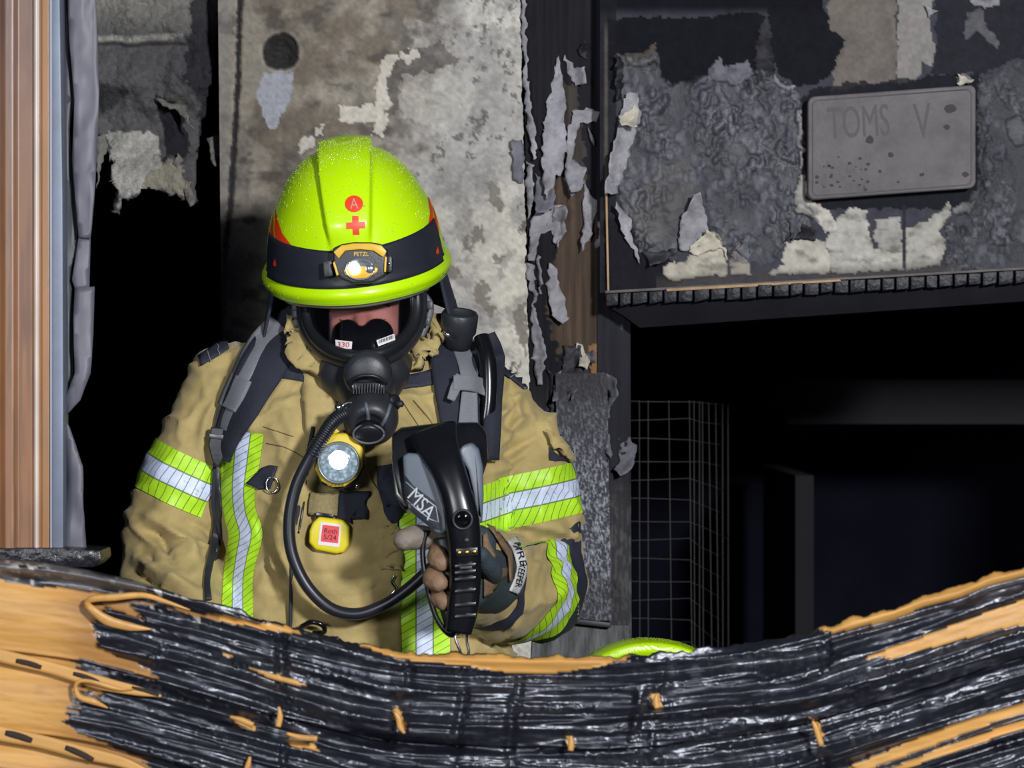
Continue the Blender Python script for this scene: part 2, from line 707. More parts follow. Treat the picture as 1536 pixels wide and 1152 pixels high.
struct_box('floor', (-3, -6.5, -0.1), (3, 3.4, 0), m_ground, 'dark wet ground running from outside into the burnt room', 'floor')
struct_box('ceiling', (-3, 0.5, 2.62), (3, 3.4, 2.72), m_dark, 'soot-black ceiling of the burnt room', 'ceiling')
struct_box('wall_back', (-3, 3.3, 0), (3, 3.4, 2.62), m_dark, 'soot-black rear wall deep inside the dark room', 'wall')
struct_box('wall_left', (-3, 0.56, 0), (-0.80, 0.72, 2.62), m_dark, 'dark wall stump left of the black window opening', 'wall')
struct_box('wall_right', (1.35, 0.56, 0), (3, 0.72, 1.66), m_dark, 'dark wall on the far right beyond the wide opening', 'wall')
# a dim door leaf and cupboard block deep in the room behind the wire cage
struct_box('door_1', (0.62, 2.0, 0), (0.66, 2.9, 1.25), M('sooted_door', (16, 16, 21), 0.8, var=0.2), 'barely visible dark door leaf inside the black opening', 'door')
struct_box('trim_6', (0.62, 2.2, 1.36), (3, 2.9, 1.46), M('sooted_beam', (22, 22, 28), 0.8, var=0.2), 'faint horizontal beam inside the black room', 'beam')


def px_plane(x0, x1, y0, y1, step):
    xs = np.arange(x0, x1 + 0.1, step); ys = np.arange(y0, y1 + 0.1, step)
    return np.meshgrid(xs, ys)


def mixc(C, col, m):
    return C * (1 - m[..., None]) + np.asarray(col) * m[..., None]


def slab_back(name, x0, x1, z0, z1, y0, y1, mat, parent):
    lo = Vector((x0, y0, z0)); hi = Vector((x1, y1, z1))
    return box(name, (lo + hi) / 2, hi - lo, mat, parent, bevel=0)


# ---- plaster pillar between the openings
pil = thing('wall_middle', W(555, 1800, YP + 0.15) * Vector((1, 1, 0)) if False else Vector((-0.24, YP + 0.15, 0)),
            'smoke-stained plaster pillar behind the firefighter, with flaking paint', 'wall', kind='structure')
X, Y = px_plane(326, 796, -60, 1080, 2.6)
lean = (Y / 560.0) * 14 - 6                         # the pillar's right edge leans a little
edgeR = 788 + lean + (fbm(Y / 9, Y * 0, 5, 3) - 0.5) * 5
edgeL = 327 + Y / 90.0
XX = edgeL + (X - 326) / (796 - 326.0) * (edgeR - edgeL)
n1 = fbm(XX / 70, Y / 70, 1, 6, 0.6); n2 = fbm(XX / 16, Y / 16, 2, 5, 0.6); n3 = fbm(XX / 5, Y / 5, 3, 3)
C = np.ones(XX.shape + (3,)) * LC(136, 129, 117)
C = mixc(C, LC(104, 95, 84), sstep(0.42, 0.62, n1))
C = mixc(C, LC(82, 78, 74), sstep(0.5, 0.75, fbm(XX / 45, Y / 45, 8, 5)) * 0.7)
right = sstep(560, 690, XX + (n2 - 0.5) * 160 + (Y - 200) * 0.25)
C = mixc(C, LC(156, 153, 150), right * 0.85)
C = mixc(C, LC(186, 182, 172), right * sstep(0.35, 0.7, fbm(XX / 55, Y / 80, 12, 5)) * 0.9)
C = mixc(C, LC(200, 195, 182), sstep(700, 770, XX) * sstep(250, 420, Y) * 0.8)
C = mixc(C, LC(126, 123, 122), right * sstep(0.52, 0.64, fbm(XX / 28, Y / 28, 14, 5, 0.65)) * 0.6)
# crumbled dark specks on the pale side
sp = sstep(0.60, 0.66, fbm(XX / 11, Y / 13, 21, 5, 0.65)) * sstep(0.48, 0.58, fbm(XX / 55, Y / 55, 22, 3)) * right
C = mixc(C, LC(84, 80, 76), sp * 0.85)
# soot darkening in the brownish upper part
C = mixc(C, LC(70, 64, 60), sstep(0.54, 0.72, fbm(XX / 34, Y / 22, 31, 5)) * (1 - right) * 0.8)
C = mixc(C, LC(66, 62, 62), pmask(XX, Y, [(575, 88), (660, 60), (690, 90), (640, 112), (605, 118), (600, 165), (580, 175), (578, 120)], 9, 41) * 0.65)
# paler lumps of remaining paint
D = np.zeros(XX.shape)
for k, poly in enumerate([[(508, 158), (560, 157), (568, 120), (575, 85), (600, 82), (582, 118), (585, 160), (570, 182), (512, 184)],
                          [(605, 112), (660, 108), (720, 130), (700, 190), (640, 190), (606, 180), (600, 140)],
                          [(560, 175), (585, 165), (575, 205), (562, 200)],
                          [(475, 188), (486, 186), (482, 205), (472, 200)],
                          [(445, 212), (470, 205), (472, 222), (450, 232)],
                          [(600, 80), (626, 75), (628, 90), (606, 92)]]):
    m = pmask(XX, Y, poly, 9, 50 + k)
    C = mixc(C, LC(186, 180, 168) if k != 1 else LC(164, 160, 152), m * (0.85 if k != 1 else 0.5)); D += m * 0.0018
gp = pmask(XX, Y, [(400, 108), (442, 108), (438, 150), (422, 168), (416, 192), (402, 192), (392, 165), (384, 148), (392, 128)], 6, 61)
C = mixc(C, LC(150, 152, 160), gp); D -= gp * 0.0015
for k, poly in enumerate([[(706, 345), (724, 338), (724, 365), (708, 372)], [(692, 360), (702, 352), (705, 372), (694, 378)],
                          [(708, 425), (730, 420), (735, 455), (745, 470), (735, 475), (715, 452)], [(740, 385), (752, 380), (750, 398)],
                          [(728, 270), (745, 280), (756, 312), (745, 320), (735, 295)], [(770, 470), (790, 450), (792, 540), (776, 500)],
                          [(664, 392), (690, 400), (692, 420), (668, 420)]]):
    m = pmask(XX, Y, poly, 9, 70 + k, 7)
    C = mixc(C, LC(118, 112, 104), m * 0.9); D -= m * 0.002
# black run of a cable channel on the left edge
dcr = seg_dist(XX, Y, [(362, -60), (359, 30), (357, 120), (352, 210), (346, 300), (338, 380), (332, 500), (331, 1080)])
crm = 1 - sstep(2.5, 5.5, dcr + (n3 - 0.5) * 4)
C = mixc(C, LC(30, 30, 36), crm); D -= crm * 0.006
C = mixc(C, LC(120, 118, 116), (XX < 350 - Y * 0.03) * 0.5 * (1 - crm))
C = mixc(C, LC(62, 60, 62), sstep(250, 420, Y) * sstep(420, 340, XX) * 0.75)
# crumbly black hole
dh = np.hypot(XX - 421, (Y - 78)); hm = 1 - sstep(25, 29, dh + (n2 - 0.5) * 8)
C = mixc(C, LC(34, 33, 34) * (0.6 + 0.9 * n3[..., None]), hm); D -= hm * (0.012 + 0.02 * fbm(XX / 9, Y / 9, 33, 3) * sstep(28, 10, dh))
ringm = sstep(36, 30, dh) * (1 - hm)
C = mixc(C, LC(150, 145, 138), ringm * 0.4)
C *= 1.24 * (0.72 + 0.56 * n3)[..., None] * (0.84 + 0.32 * n2)[..., None]
D += (n3 - .5) * .0012 + (n1 - 0.5) * 0.004 + (n2 - 0.5) * 0.0016
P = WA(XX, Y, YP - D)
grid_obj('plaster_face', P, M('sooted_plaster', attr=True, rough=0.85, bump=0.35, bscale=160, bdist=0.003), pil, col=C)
slab_back('pillar_core', -0.507, 0.018, 0, 2.62, YP + 0.035, YP + 0.32, M('plaster_core', (70, 68, 66), 0.9, var=0.2), pil)
PAINT = M('blistered_paint_light', (146, 144, 150), 0.75, var=0.45, vscale=22, bump=0.4, bscale=90)
PAINT_D = M('blistered_paint_grey', (104, 104, 112), 0.7, var=0.4, vscale=22, bump=0.5, bscale=80)
PAINT_C = M('blistered_paint_cream', (196, 188, 172), 0.75, var=0.2, vscale=18, bump=0.4, bscale=80)
PAINT_K = M('blistered_paint_black', (36, 36, 43), 0.65, var=0.4, vscale=20, bump=0.5, bscale=70)
# peeled edge of the pillar
for k, (p, at, mt) in enumerate([([(782, -20), (788, -20), (791, 110), (800, 190), (806, 235), (798, 238), (789, 170), (784, 80)], 'left', PAINT),
                                 ([(768, 212), (784, 212), (786, 275), (775, 276), (768, 250)], 'right', PAINT_D),
                                 ([(791, 240), (799, 250), (800, 300), (792, 330), (788, 290)], 'left', PAINT)]):
    flake('paint_flake', p, YP, 0.010, at, mt, pil, seed=100 + k, step=4, amp=0.004)

# ---- charred timber post with peeling paint
post = thing('trim_1', (0.10, YT + 0.08, 0), 'charred timber door post with curls of peeling grey paint beside the plaster pillar', 'post', kind='structure')
X, Y = px_plane(784, 912, -60, 1090, 2.6)
XX = X + (Y - 0) * 0.018
g = fbm(XX / 5, Y / 160, 201, 4, 0.6); n1 = fbm(XX / 40, Y / 60, 202, 5, 0.6); n2 = fbm(XX / 8, Y / 10, 203, 4)
C = np.ones(XX.shape + (3,)) * LC(30, 30, 35)
wood = pmask(XX, Y, [(828, 280), (856, 230), (872, 260), (898, 330), (905, 480), (900, 560), (884, 545), (850, 520), (838, 540), (822, 470), (835, 400)], 12, 204)
C = mixc(C, LC(88, 74, 62), wood * (0.45 + 0.55 * g))
C = mixc(C, LC(70, 64, 60), pmask(XX, Y, [(838, 120), (862, 130), (880, 260), (850, 280), (838, 230)], 10, 205) * 0.8)
C = mixc(C, LC(158, 118, 80), pmask(XX, Y, [(884, 520), (897, 515), (898, 560), (888, 565)], 5, 206) * 0.8)
C = mixc(C, LC(60, 58, 60), sstep(560, 640, Y) * 0.8)
C *= (0.6 + 0.8 * g)[..., None] * (0.75 + 0.5 * n1)[..., None]
P = WA(XX, Y, YT - (g - 0.5) * 0.004 - (n1 - 0.5) * 0.004 - wood * 0.0)
grid_obj('post_board', P, M('burnt_wood', attr=True, rough=0.75, spec=0.12, bump=0.5, bscale=120, bdist=0.003, stretch=(1, 1, 0.12)), post, col=C)
slab_back('post_core', 0.021, 0.175, 0, 2.62, YT + 0.02, YT + 0.25, m_char, post)
flk = [
    ([(838, 85), (848, 130), (846, 170), (850, 230), (842, 262), (834, 262), (822, 300), (812, 250), (818, 180), (826, 130)], 'top', PAINT, 0.02),
    ([(848, 80), (862, 105), (876, 98), (878, 125), (864, 130), (852, 110)], 'left', PAINT, 0.03),
    ([(860, 168), (880, 160), (902, 168), (896, 182), (870, 186), (862, 210), (862, 240), (878, 250), (872, 285), (858, 290), (848, 262), (852, 200)], 'top', PAINT, 0.03),
    ([(806, 262), (818, 275), (832, 285), (832, 310), (822, 318), (804, 320), (802, 290)], 'top', PAINT_D, 0.025),
    ([(800, 318), (822, 310), (846, 310), (842, 330), (848, 345), (834, 365), (828, 345), (812, 350), (803, 392), (795, 390), (793, 345)], 'top', PAINT, 0.02),
    ([(830, 310), (846, 308), (850, 325), (838, 372), (828, 350)], 'left', PAINT, 0.03),
    ([(874, 265), (884, 290), (896, 300), (894, 330), (884, 362), (870, 378), (876, 330)], 'top', PAINT, 0.02),
    ([(826, 395), (836, 400), (838, 430), (848, 445), (852, 478), (843, 486), (828, 470), (820, 440), (822, 412)], 'top', PAINT, 0.022),
    ([(790, 395), (800, 400), (806, 440), (800, 455), (812, 500), (818, 530), (812, 575), (806, 575), (800, 540), (796, 470), (798, 440), (790, 420)], 'left', PAINT, 0.018),
    ([(806, 385), (811, 386), (812, 440), (807, 440)], 'left', PAINT, 0.012),
    ([(900, 330), (905, 338), (901, 368), (895, 372)], 'left', PAINT, 0.01),
    ([(866, 515), (876, 522), (886, 545), (880, 552), (868, 550)], 'top', PAINT_C, 0.02),
    ([(878, 528), (892, 530), (893, 545), (884, 545)], 'left', PAINT_D, 0.02),
    ([(832, 565), (842, 553), (860, 560), (864, 585), (858, 600), (846, 575), (838, 580), (838, 600), (830, 602)], 'top', PAINT_D, 0.03),
    ([(846, 520), (868, 516), (880, 545), (884, 560), (850, 590), (840, 570)], 'top', PAINT_K, 0.015),
    ([(884, 565), (910, 560), (926, 572), (922, 600), (906, 640), (904, 620), (914, 590), (900, 575)], 'left', PAINT_D, 0.03),
    ([(898, 632), (910, 640), (918, 668), (918, 690), (906, 672), (896, 655)], 'top', PAINT_D, 0.03),
    ([(926, 660), (944, 655), (958, 672), (952, 690), (944, 705), (928, 712), (920, 704), (930, 690)], 'top', PAINT_D, 0.035),
    ([(820, 555), (826, 590), (822, 640), (834, 660), (838, 600), (832, 560)], 'top', PAINT_K, 0.02),
    ([(846, 255), (862, 285), (858, 300), (850, 285)], 'top', PAINT_D, 0.02),
    ([(884, 190), (890, 205), (889, 218), (884, 210)], 'top', PAINT_D, 0.008),
    ([(868, 75), (880, 60), (884, 78), (878, 90)], 'bottom', PAINT_K, 0.02),
]
for k, (p, at, mt, lf) in enumerate(flk):
    flake('paint_flake', p, YT, lf, at, mt, post, seed=300 + k * 3, step=4, curl=lf * 0.35, amp=0.008)

# ---- dark jamb board right of the post, running down beside the opening
jamb = thing('trim_2', (0.2, YT + 0.1, 0), 'narrow soot-grey jamb board at the left edge of the wide black opening', 'jamb board', kind='structure')
X, Y = px_plane(896, 946, -60, 1090, 2.6)
XX = X + sstep(380, 470, Y) * 0 + (Y - 440) * 0.004 - (1 - sstep(395, 470, Y)) * (X - 896) * 0.3
g = fbm(XX / 4, Y / 90, 221, 4, 0.6); n1 = fbm(XX / 30, Y / 40, 222, 5)
C = np.ones(XX.shape + (3,)) * LC(42, 42, 48)
C = mixc(C, LC(86, 84, 84), sstep(680, 800, Y) * (0.35 + 0.6 * sstep(0.5, 0.65, fbm(XX / 3, Y / 12, 223, 3))))
C = mixc(C, LC(40, 40, 46), sstep(0.5, 0.7, n1) * 0.7)
C = mixc(C, LC(160, 158, 160), sstep(0.70, 0.74, fbm(XX / 4, Y / 14, 226, 3)) * sstep(500, 480, Y) * (XX > 925) * 0.7)
C *= (0.7 + 0.6 * g)[..., None]
grid_obj('jamb_face', WA(XX, Y, YT - 0.006 - (g - 0.5) * 0.003), M('burnt_wood'), jamb, col=C)
slab_back('jamb_core', 0.155, 0.203, 0, 1.66, YT + 0.016, YT + 0.22, m_char, jamb)

# ---- bristly frosted strip of scorched board in front of the post
bst = thing('trim_3', (0.12, YT - 0.02, 0.5), 'rough grey bristly board strip with black lower edge beside the firefighter', 'board strip', kind='structure')
poly = [(846, 590), (862, 580), (880, 600), (905, 618), (911, 760), (915, 905), (914, 928), (850, 928), (843, 760)]
X, Y = px_plane(838, 916, 560, 932, 1.8)
XX = X + (Y - 600) * 0.018 - 4
t = fbm(XX / 1.9, Y / 5.5, 231, 3, 0.8); n1 = fbm(XX / 30, Y / 30, 232, 4)
C = np.ones(XX.shape + (3,)) * LC(64, 65, 72)
C = mixc(C, LC(190, 192, 205), sstep(0.42, 0.75, t) * (0.25 + 0.6 * sstep(620, 740, Y)))
C = mixc(C, LC(52, 52, 56), sstep(840, 880, Y) * 0.55)
C = mixc(C, LC(52, 50, 52), sstep(620, 585, Y) * 0.7)
grid_obj('bristle_face', WA(XX, Y, YT - 0.014 - t * 0.008), M('frosted_bristle', attr=True, rough=0.8, bump=0.6, bscale=300, stretch=(1, 1, 0.3)), bst, col=C)
prism('lower_edge', [(846, 926), (916, 934), (916, 942), (846, 934)], YT - 0.034, YT - 0.002, M('black_rubber_edge', (28, 28, 32), 0.5), bst)
prism('backing_board', [(842, 575), (910, 600), (914, 932), (848, 926)], YT - 0.013, YT - 0.007, m_char, bst)
prism('lower_board', [(800, 936), (944, 938), (946, 1085), (790, 1085)], YT - 0.012, YT + 0.01,
      M('scraped_board', (92, 92, 94), 0.8, var=0.75, vscale=70, stretch=(1, 1, 0.18), bump=0.5, bscale=200), jamb)

# ---- lintel wall over the opening
lin = thing('wall_upper', (0.8, YL + 0.1, 1.6), 'scorched wall over the wide opening with blistered grey paint and white torn patches', 'wall', kind='structure')
X, Y = px_plane(900, 1600, -70, 446, 2.6)
bot = 440 - (X - 908) * 0.056
Y2 = -70 + (Y + 70) / 516.0 * (bot + 70)
Y = Y2
n1 = fbm(X / 60, Y / 60, 401, 6, 0.6); n2 = fbm(X / 14, Y / 14, 402, 5, 0.6); n3 = fbm(X / 5, Y / 5, 403, 3)
bl = fbm(X / 6.5, Y / 9, 404, 3, 0.55)
C = np.ones(X.shape + (3,)) * LC(66, 66, 75)
blist = pmask(X, Y, [(925, 90), (985, 80), (1005, 130), (1035, 125), (1070, 105), (1100, 120), (1140, 100), (1200, 140), (1208, 300), (1230, 330),
                     (1180, 350), (1160, 400), (1100, 390), (1060, 330), (1010, 390), (960, 385), (925, 300), (930, 160)], 9, 405)
rough_r = pmask(X, Y, [(1465, 120), (1610, 60), (1610, 405), (1420, 410), (1420, 330), (1465, 290)], 12, 406)
C = mixc(C, LC(50, 50, 59), blist * (0.3 + 0.5 * n1))
C = mixc(C, LC(92, 92, 101), blist * sstep(0.5, 0.8, n2) * 0.6)
C = mixc(C, LC(92, 86, 80), pmask(X, Y, [(985, 255), (1030, 240), (1045, 300), (1020, 330), (990, 370), (950, 360), (945, 300)], 10, 407) * 0.6 * (0.5 + n2))
C = mixc(C, LC(42, 42, 49), rough_r * 0.6)
C = mixc(C, LC(120, 118, 122), rough_r * sstep(0.58, 0.68, fbm(X / 7, Y / 7, 408, 4)) * sstep(0.45, 0.6, n1) * 0.8)
# soot black upper field
soot = pmask(X, Y, [(905, 30), (1130, 20), (1170, 25), (1160, 110), (1120, 130), (1080, 95), (1065, 110), (1035, 125), (1000, 130), (985, 105), (925, 100), (920, 120), (908, 110)], 6, 410)
C = mixc(C, LC(24, 24, 31), soot)
soot2 = pmask(X, Y, [(1150, 10), (1235, 10), (1270, 60), (1250, 110), (1220, 128), (1195, 128), (1165, 110), (1158, 60)], 5, 411)
C = mixc(C, LC(26, 26, 33), soot2)
C = mixc(C, LC(22, 22, 28), sstep(30, 8, Y) * (X < 1235))
C = mixc(C, LC(28, 28, 34), (X < 925) * (Y < 440) * 0.8)
C = mixc(C, LC(88, 82, 78), ((X > 906) & (X < 911)) * sstep(20, 60, Y) * 0.8)
C = mixc(C, LC(30, 30, 36), pmask(X, Y, [(905, 330), (940, 320), (985, 385), (1060, 400), (1000, 440), (905, 440)], 8, 412))
tan1 = pmask(X, Y, [(1234, -70), (1345, -70), (1345, 122), (1245, 135), (1255, 90), (1268, 62), (1245, 45)], 6, 413)
C = mixc(C, LC(120, 112, 104) * 1.0, tan1 * (0.55 + 0.45 * n1))
tan2 = pmask(X, Y, [(1346, -70), (1396, -70), (1396, 40), (1404, 75), (1400, 100), (1382, 90), (1376, 120), (1348, 124)], 6, 414)
C = mixc(C, LC(140, 136, 132), tan2 * 0.9)
C = mixc(C, LC(34, 34, 40), pmask(X, Y, [(1398, -70), (1610, -70), (1610, 60), (1470, 110), (1400, 115), (1404, 60)], 10, 415) * 0.8)
# soot fringe round the plate
C = mixc(C, LC(24, 24, 30), pmask(X, Y, [(1200, 150), (1225, 130), (1470, 110), (1482, 190), (1478, 300), (1440, 315), (1215, 315), (1205, 250)], 7, 416) * 0.85)
D = np.zeros(X.shape)
for k, (poly, c, lift) in enumerate([
    ([(995, 398), (1030, 390), (1050, 370), (1062, 345), (1078, 350), (1090, 385), (1092, 412), (1010, 420), (994, 410)], LC(192, 186, 170), 0.004),
    ([(1096, 410), (1094, 390), (1105, 365), (1118, 360), (1126, 395), (1125, 412)], LC(176, 170, 158), 0.004),
    ([(1150, 412), (1172, 400), (1178, 365), (1200, 355), (1240, 360), (1245, 410)], LC(200, 195, 182), 0.004),
    ([(1245, 410), (1240, 360), (1252, 335), (1275, 312), (1300, 315), (1304, 345), (1310, 372), (1352, 375), (1356, 405), (1245, 412)], LC(194, 190, 180), 0.004),
    ([(1315, 330), (1350, 325), (1354, 380), (1320, 376), (1312, 355)], LC(172, 168, 162), 0.003),
    ([(1357, 342), (1395, 330), (1424, 302), (1426, 320), (1408, 345), (1418, 360), (1412, 398), (1358, 405)], LC(184, 180, 170), 0.004),
    ([(1430, 310), (1462, 300), (1460, 320), (1432, 320)], LC(130, 128, 128), 0.003),
    ([(1190, 300), (1200, 262), (1208, 258), (1212, 300), (1245, 318), (1258, 345), (1238, 350), (1222, 328), (1196, 315)], LC(206, 201, 190), 0.004),
    ([(1196, 165), (1202, 165), (1205, 250), (1200, 255)], LC(170, 168, 168), 0.004),
    ([(1062, 105), (1082, 85), (1085, 100), (1120, 90), (1130, 112), (1110, 128), (1068, 122)], LC(120, 120, 128), 0.003),
    ([(1163, 108), (1170, 120), (1185, 130), (1196, 130), (1180, 138), (1165, 124)], LC(166, 164, 168), 0.004),
    ([(1140, 40), (1152, 20), (1158, 60), (1160, 115), (1145, 120), (1132, 110), (1134, 70)], LC(62, 61, 66), 0.003),
    ([(922, 82), (962, 80), (985, 62), (984, 92), (965, 100), (925, 98)], LC(92, 86, 80), 0.003),
    ([(1452, -20), (1500, -60), (1500, 5), (1480, 14), (1460, 8)], LC(150, 148, 150), 0.004),
    ([(1450, 20), (1472, 10), (1480, 40), (1500, 62), (1498, 74), (1480, 60), (1466, 45), (1452, 60), (1446, 52)], LC(96, 95, 99), 0.003),
    ([(1510, 180), (1530, 172), (1540, 200), (1530, 220), (1512, 205)], LC(100, 100, 106), 0.003),
    ([(1432, 115), (1446, 110), (1462, 118), (1440, 130)], LC(150, 148, 146), 0.003)]):
    m = pmask(X, Y, poly, 5, 420 + k, 9)
    C = mixc(C, c * 0.95, m * (0.72 + 0.28 * n1)); C = mixc(C, c * 0.30, m * sstep(0.46, 0.76, fbm(X / 20, Y / 13, 450 + k, 5, .6)) * 0.8)
    D += m * lift
C = mixc(C, LC(70, 66, 62), sstep(-26, -10, Y - bot) * ((X > 985) & (X < 1430)) * 0.65 * (0.4 + n2))
C = mixc(C, LC(46, 45, 50), (1 - sstep(1.5, 3, seg_dist(X, Y, [(1356, 310), (1356, 400)]))) * 0.9)
C *= (0.8 + 0.4 * n3)[..., None] * (0.75 + 0.5 * n2)[..., None]
# blisters: many small raised bubbles in the paint
rb = random.Random(77)
bub = np.zeros(X.shape)
x_ax = X[0]
for k in range(4200):
    bxp = rb.uniform(915, 1590); byp = rb.uniform(80, 412)
    br = rb.choice((2.8, 3.2, 3.6, 4.2, 5.5)) * rb.uniform(.8, 1.2); ay = rb.uniform(1.1, 2.2)
    j0 = int((bxp - br - 900) / 2.6); j1 = int((bxp + br - 900) / 2.6) + 2
    i0 = max(0, int((byp - br * ay - 20 + 70) / 2.75)); i1 = int((byp + br * ay + 40 + 70) / 2.5) + 2
    sx = slice(max(j0, 0), j1); sy = slice(i0, i1)
    dd = 1 - ((X[sy, sx] - bxp) / br) ** 2 - ((Y[sy, sx] - byp) / (br * ay)) ** 2
    bub[sy, sx] = np.maximum(bub[sy, sx], np.sqrt(np.maximum(dd, 0)) * br * rb.uniform(.4, 1))
D += np.clip(blist + rough_r, 0, 1) * (bub * 0.0009 * sstep(0.35, 0.6, n1 * .5 + fbm(X / 30, Y / 30, 409, 3) * .5) + 0.0016 * (n2 - .5) + 0.005 * (n1 - .5)) + blist * 0.0015
zone = np.clip(blist + rough_r * .7, 0, 1)
C = mixc(C, LC(40, 40, 48), zone * 0.5)
C = mixc(C, LC(112, 112, 122), zone * sstep(2.2, 4.2, bub) * 0.5 * sstep(0.3, 0.6, fbm(X / 40, Y / 55, 431, 3)))  # bubble tops painted lighter, a highlight put into the colour
D -= soot * 0.0015 + soot2 * 0.0015
D += (n2 - 0.5) * 0.002
panel = (X > 910) * (Y < bot - 4)
P = WA(X, Y, YL - D - 0.0 * panel)
lface = grid_obj('scorched_face', P, M('blistered_wall', attr=True, bump=0.35, bscale=140, bdist=0.003, gloss=(0.08, 0.42, 0.8, 0.40)), lin, col=C)
add_attr(lface, 'Gloss', np.clip(blist * (0.5 + 0.5 * n1) + rough_r * 0.6, 0, 1))
slab_back('lintel_core', 0.16, 3, 1.66, 2.62, YL + 0.012, YL + 0.22, m_char, lin)
prism('soffit', [(906, 446), (1620, 402), (1620, 438), (1540, 452), (960, 492), (935, 474), (915, 462)], YL - 0.01, YL + 0.25,
      M('sooted_soffit', (22, 22, 27), 0.7, spec=0.08, var=0.3), lin, bevel=0.002)
lf = [
    ([(940, 140), (957, 135), (960, 175), (950, 215), (938, 250), (925, 292), (906, 290), (912, 260), (924, 200)], 'right', PAINT, 0.030),
    ([(926, 175), (945, 155), (958, 165), (955, 190), (930, 188)], 'top', PAINT_C, 0.034),
    ([(922, 305), (936, 318), (950, 330), (944, 345), (958, 378), (962, 395), (945, 368), (934, 350)], 'right', PAINT, 0.022),
    ([(1040, 292), (1050, 290), (1056, 310), (1060, 345), (1046, 370), (1028, 378), (1018, 370), (1020, 330)], 'bottom', PAINT, 0.03),
    ([(1030, 378), (1062, 345), (1080, 362), (1092, 385), (1078, 372), (1058, 380), (1048, 386)], 'bottom', PAINT_C, 0.028),
    ([(1105, 372), (1118, 358), (1126, 392), (1112, 384)], 'bottom', PAINT_D, 0.02),
    ([(1184, 330), (1196, 325), (1200, 345), (1186, 358)], 'left', PAINT_D, 0.02),
    ([(965, 378), (1015, 376), (1000, 392), (975, 398)], 'top', PAINT_K, 0.02),
    ([(1180, 360), (1192, 345), (1208, 340), (1225, 348), (1222, 360), (1205, 362), (1192, 362)], 'bottom', PAINT_K, 0.02),
    ([(1434, 112), (1462, 118), (1452, 122), (1440, 131)], 'left', PAINT_C, 0.02),
    ([(1390, 8), (1408, 16), (1400, 24), (1392, 22)], 'left', PAINT, 0.012),
    ([(924, 84), (934, 96), (934, 150), (926, 150)], 'right', PAINT_K, 0.022),
]
for k, (p, at, mt, l_) in enumerate(lf):
    flake('paint_flake', p, YL - 0.004, l_, at, mt, lin, seed=500 + k * 5, step=4, curl=l_ * 0.3, amp=0.006)

# charred drip edge made of short blocks
drip = thing('trim_4', W(1220, 425, YL - 0.03), 'black charred edge strip of short blocks along the bottom of the scorched wall', 'edge strip', kind='structure')
m_drip = M('charred_blocks', (20, 21, 28), 0.36, spec=0.14, var=0.4, vscale=30, bump=0.6, bscale=70, bdist=0.003)
xx = 908.0
rnd = random.Random(3)
while xx < 1580:
    w = rnd.uniform(19, 26)
    yt = 440 - (xx - 908) * 0.056
    o = prism('edge_block', [(xx + 0.6, yt + rnd.uniform(-1, 1)), (xx + w - 0.6, yt - w * 0.056 + rnd.uniform(-1, 1)),
                             (xx + w - 1, yt + 19 - w * 0.056 + rnd.uniform(-2, 2)), (xx + 1, yt + 20 + rnd.uniform(-2, 2))],
              YL - 0.032 + rnd.uniform(-0.003, 0.003), YL - 0.006, m_drip, drip, bevel=0.0022, seg=3)
    xx += w
prism('bare_wood_line', [(1000, 433), (1180, 423), (1260, 419), (1262, 422), (1180, 427), (1000, 437)], YL - 0.034, YL - 0.02, M('bare_wood_tan', (172, 140, 104), 0.7, var=0.3, vscale=30), drip, bevel=0.0005)
prism('top_fillet', [(908, 436), (1580, 398.5), (1580, 402), (908, 440)], YL - 0.028, YL, M('fillet_brown', (84, 76, 72), 0.6, var=0.4, vscale=30), drip, bevel=0.0005)
prism('side_fillet', [(908, 288), (911, 288), (914, 436), (911, 436)], YL - 0.012, YL, M('bare_wood_tan'), drip, bevel=0.0005)

# ---- scorched name plate
sg = thing('name_plate', W(1338, 300, 0.47), 'scorched grey rectangular name plate with faint worn lettering on the burnt wall', 'sign')


def rrect(x0, y0, x1, y1, r, sl=0.0, n=5):
    pts = []
    for cx, cy, a in ((x1 - r, y0 + r, -90), (x1 - r, y1 - r, 0), (x0 + r, y1 - r, 90), (x0 + r, y0 + r, 180)):
        for i in range(n + 1):
            t = math.radians(a + 90 * i / n)
            x = cx + r * math.cos(t); y = cy + r * math.sin(t)
            pts.append((x, y + sl * (x - x0)))
    return pts


m_pl = M('scorched_plate', (90, 86, 87), 0.62, var=0.38, vscale=14, bump=0.5, bscale=110, bdist=0.002)
prism('plate', rrect(1212, 145, 1464, 300, 10, -0.072), 0.462, 0.488, m_pl, sg, bevel=0.003, seg=3)
m_plt = M('plate_lettering', (82, 79, 83), 0.7)
px_text('lettering', 'TOMS', (1288, 182), 92, 48, -3.5, 0.4612, m_plt, sg)
px_text('lettering', 'V', (1384, 181), 26, 52, -3.5, 0.4612, m_plt, sg)
rnd = random.Random(12)
m_spot = M('soot_spots', (60, 57, 60), 0.8)
for k in range(34):
    if k < 6:
        cx, cy, r = [(1426, 163, 7), (1305, 210, 6), (1383, 262, 3), (1448, 262, 4), (1336, 232, 4), (1420, 190, 4)][k]
    else:
        cx = 1224 + abs(rnd.gauss(0, 1)) * 55; cy = rnd.uniform(235, 285); r = rnd.uniform(1.0, 2.4)
        if cx > 1440: continue
    pts = [(cx + r * 1.3 * rnd.uniform(.7, 1.3) * math.cos(t), cy + r * rnd.uniform(.7, 1.3) * math.sin(t)) for t in np.linspace(0, 2 * math.pi, 9)[:-1]]
    decal('soot_spot', pts, 0.4611, m_spot, sg, step=20)
tube('raised_rim', [W(x, y, 0.462) for x, y in rrect(1219, 151, 1457, 294, 8, -0.072)] + [W(1449, 151 - 0.072 * 230, 0.462)], 0.0013, M('plate_rim', (90, 87, 92), 0.6), sg, seg=6)

